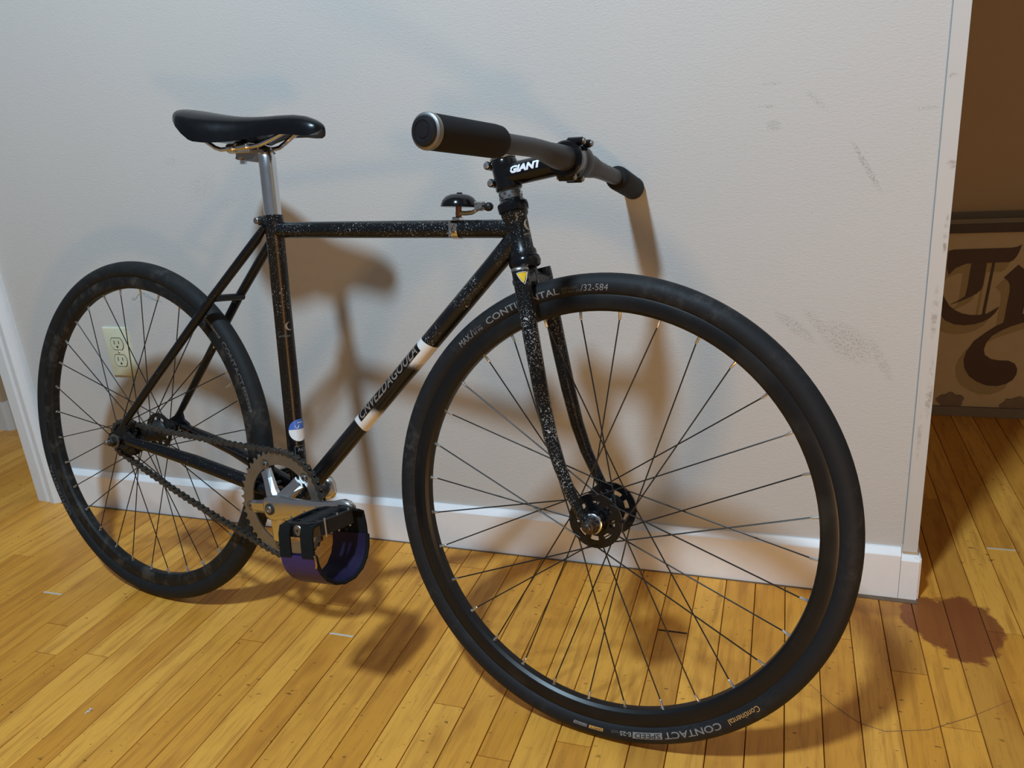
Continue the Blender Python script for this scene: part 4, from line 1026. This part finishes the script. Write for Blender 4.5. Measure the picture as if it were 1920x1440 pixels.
# ---- seat post and saddle
m = MB(); PT = Vector((0.3445, 0, 0.490)); PB = Vector((0.3545, 0, 0.375))
m.sweep([PB, PB + (PT - PB) * 0.86, PT, PT + Vector((-0.0045, 0, 0.010)), PT + Vector((-0.013, 0, 0.0155))], [0.0136, 0.0136, 0.0138, 0.0128, 0.0085], 28)
post = m.build('seat_post', 'alloy', bike, label='polished silver seat post')
m = MB(); m.prism([(0.286, 0.5035), (0.346, 0.5035), (0.352, 0.499), (0.338, 0.4925), (0.324, 0.4860), (0.312, 0.4868), (0.308, 0.4925), (0.298, 0.4935), (0.293, 0.4895), (0.288, 0.4915), (0.290, 0.4975)], lambda a, b, d: Vector((a, d, b)), -0.0125, 0.0125); m.build('lower_cradle', 'alloy_dull', post, sharp=25)
for s in (-1, 1):
    m = MB(); m.cyl((0.284, 0.0225 * s, 0.5065), (0.300, 0.0225 * s, 0.5065), 0.0072, 16, 0.0015); m.cyl((0.306, 0.0225 * s, 0.5070), (0.330, 0.0225 * s, 0.5080), 0.0068, 16, 0.0015); m.box((0.308, 0.017 * s, 0.5015), (0.046, 0.012, 0.006), bev=0.001); m.build('rail_clamp', 'alloy', post)
m = MB(); m.box((0.3145, 0, 0.5125), (0.032, 0.050, 0.008), bev=0.003); m.build('upper_cradle', 'alloy', post)
for x in (0.292,):
    m = MB(); m.cyl((x, 0, 0.487), (x, 0, 0.517), 0.0035, 12); m.cyl((x, -0.006, 0.515), (x, 0.006, 0.515), 0.0050, 14, 0.001); m.cyl((x, 0, 0.484), (x, 0, 0.490), 0.0060, 6); m.build('cradle_bolt', 'alloy', post)
# saddle shell from cross sections: x, half width, ridge z, skirt z
secs = [(0.1880, 0.030, 0.5690, 0.5600), (0.1915, 0.046, 0.5725, 0.5560), (0.1990, 0.056, 0.5730, 0.5500), (0.2130, 0.0630, 0.5710, 0.5395), (0.2280, 0.0660, 0.5685, 0.5280), (0.2440, 0.0660, 0.5655, 0.5175), (0.2520, 0.0648, 0.5640, 0.5145), (0.2680, 0.0600, 0.5612, 0.5125), (0.2880, 0.0510, 0.5580, 0.5125), (0.3100, 0.0410, 0.5555, 0.5140), (0.3350, 0.0320, 0.5540, 0.5175), (0.3600, 0.0265, 0.5535, 0.5210), (0.3850, 0.0235, 0.5535, 0.5225), (0.4100, 0.0220, 0.5525, 0.5215), (0.4300, 0.0205, 0.5495, 0.5190), (0.4450, 0.0178, 0.5445, 0.5180), (0.4540, 0.0140, 0.5400, 0.5205), (0.4595, 0.0090, 0.5360, 0.5240), (0.4615, 0.0040, 0.5325, 0.5275)]
N = 22; vs = []
for (x, hw_, zt, zb) in secs:
    for k in range(N):
        u = k / (N - 1); a = math.pi * u
        e = 0.62
        ca, sa = math.cos(a), math.sin(a)
        vs.append((x, math.copysign(abs(ca) ** 0.80, ca) * hw_, zb + (zt - zb) * (sa ** e)))
    vs.append((x, hw_ * 0.80, zb + 0.004)); vs.append((x, -hw_ * 0.80, zb + 0.004))
NN = N + 2
# order ring: arc (0..N-1 goes +y to -y) then (-y low inner) then (+y low inner)
ringi = list(range(N)) + [N + 1, N]
fs = []
for i in range(len(secs) - 1):
    for k in range(NN):
        a, b = ringi[k], ringi[(k + 1) % NN]
        fs.append((i * NN + a, i * NN + b, (i + 1) * NN + b, (i + 1) * NN + a))
fs += [tuple(ringi), tuple((len(secs) - 1) * NN + q for q in reversed(ringi))]
m = MB(); m.add(vs, fs); saddle = m.build('saddle', 'saddle_cover', bike, sharp=70, label='glossy black narrow saddle')
for s in (-1, 1):
    m = MB(); m.sweep([(0.222, 0.034 * s, 0.530), (0.240, 0.030 * s, 0.5205), (0.258, 0.0245 * s, 0.5085), (0.268, 0.0225 * s, 0.5055), (0.290, 0.0220 * s, 0.5060), (0.340, 0.0220 * s, 0.5075), (0.352, 0.0212 * s, 0.5090), (0.372, 0.0170 * s, 0.5165), (0.395, 0.0125 * s, 0.5265), (0.415, 0.010 * s, 0.5300)], 0.0036, 12); m.build('saddle_rail', 'chrome', saddle)

# ---- bell on the top tube
BX = 0.7035
m = MB(); m.lathe([(0.0258, 0), (0.0262, 0.0006), (0.0258, 0.0030), (0.0240, 0.0085), (0.0200, 0.0135), (0.0140, 0.0168), (0.0060, 0.0182), (0.0030, 0.0184)], (BX + 0.001, 0, 0.4093), (0.02, 0, 1), 36)
bell = m.build('bell', 'gloss_black', bike, label='small black dome bell on the top tube')
m = MB(); m.cyl((BX + 0.0015, 0, 0.4270), (BX + 0.0015, 0, 0.4292), 0.0042, 14, 0.0005); m.build('dome_screw', 'gloss_black', bell)
m = MB(); m.cyl((BX, 0, 0.394), (BX, 0, 0.412), 0.0042, 14); m.build('bell_post', 'copper_brown', bell)
m = MB(); m.sweep([(BX - 0.004, 0, 0.4012), (BX + 0.014, -0.003, 0.4008), (BX + 0.025, -0.005, 0.4015), (BX + 0.030, -0.005, 0.4040)], 0.0019, 8, squash=(1, 1.6)); m.build('lever_arm', 'brass', bell)
m = MB(); m.box((BX + 0.0365, -0.004, 0.4095), (0.012, 0.008, 0.0115), bev=0.0015); m.sweep([(BX + 0.030, -0.005, 0.4035), (BX + 0.034, -0.004, 0.4060)], 0.0025, 8); m.cyl((BX + 0.031, -0.008, 0.4145), (BX + 0.046, -0.008, 0.4145), 0.0016, 8); m.cyl((BX + 0.0395, -0.010, 0.4105), (BX + 0.0395, 0.004, 0.4105), 0.0042, 12); m.build('striker_spring', 'alloy_dull', bell)
m = MB(); m.lathe([(0.0020, 0), (0.0050, 0.002), (0.0062, 0.006), (0.0056, 0.010), (0.0034, 0.0125), (0.0008, 0.0132)], (BX + 0.0440, -0.004, 0.4090), (1, 0, 0.0), 16); m.build('striker_knob', 'satin_black', bell)
m = MB()
cl = []
for k in range(25):
    a = R(112 + 316 * k / 24 - 90)
    cl.append((math.cos(a), math.sin(a)))
NB = len(cl); vs = []; fs = []
for (cy_, cz) in cl:
    for (rr, dx) in ((0.0128, -0.0058), (0.0128, 0.0058), (0.0140, 0.0058), (0.0140, -0.0058)):
        vs.append((BX - 0.001 + dx, cy_ * rr, 0.379 + cz * rr))
for i in range(NB - 1):
    for k in range(4): fs.append((i * 4 + k, i * 4 + (k + 1) % 4, (i + 1) * 4 + (k + 1) % 4, (i + 1) * 4 + k))
fs += [(3, 2, 1, 0), tuple((NB - 1) * 4 + k for k in range(4))]
m.add(vs, fs); m.build('clamp_band', 'chrome', bell, sharp=25)
m = MB(); m.box((BX - 0.001, 0, 0.3935), (0.0118, 0.0125, 0.0045), bev=0.001); m.build('clamp_saddle', 'chrome', bell)
m = MB(); m.cyl((BX - 0.004, -0.0175, 0.368), (BX - 0.004, -0.0175, 0.390), 0.0018, 10); m.cyl((BX - 0.004, -0.0175, 0.3725), (BX - 0.004, -0.0175, 0.3745), 0.0046, 14); m.cyl((BX - 0.004, -0.0175, 0.3840), (BX - 0.004, -0.0175, 0.3858), 0.0038, 14); m.build('clamp_screw', 'chrome', bell)

# ================================================================== SMALL THINGS ON THE FLOOR
fe = MB(); rng = random.Random(3)
for k in range(16):
    a = rng.uniform(0, 6.28); l_ = rng.uniform(0.002, 0.005); z = rng.uniform(0.001, 0.004)
    b0 = Vector((rng.uniform(-0.0015, 0.0015), rng.uniform(-0.003, 0.003), 0.0006))
    fe.sweep([b0, b0 + Vector((math.cos(a) * l_ * 0.5, math.sin(a) * l_ * 0.5, z * 0.7)), b0 + Vector((math.cos(a) * l_, math.sin(a) * l_, z))], [0.0006, 0.0005, 0.0001], 5)
fe.sweep([(-0.002, -0.006, 0.0006), (0.0, 0.0, 0.0012), (0.0015, 0.007, 0.0010)], [0.0006, 0.0008, 0.0003], 6)
f_o = fe.build('feather', 'feather_white'); f_o.location = (-0.073, -0.596, 0.0); tag(f_o, 'tiny white feather lying on the oak floor', 'feather')
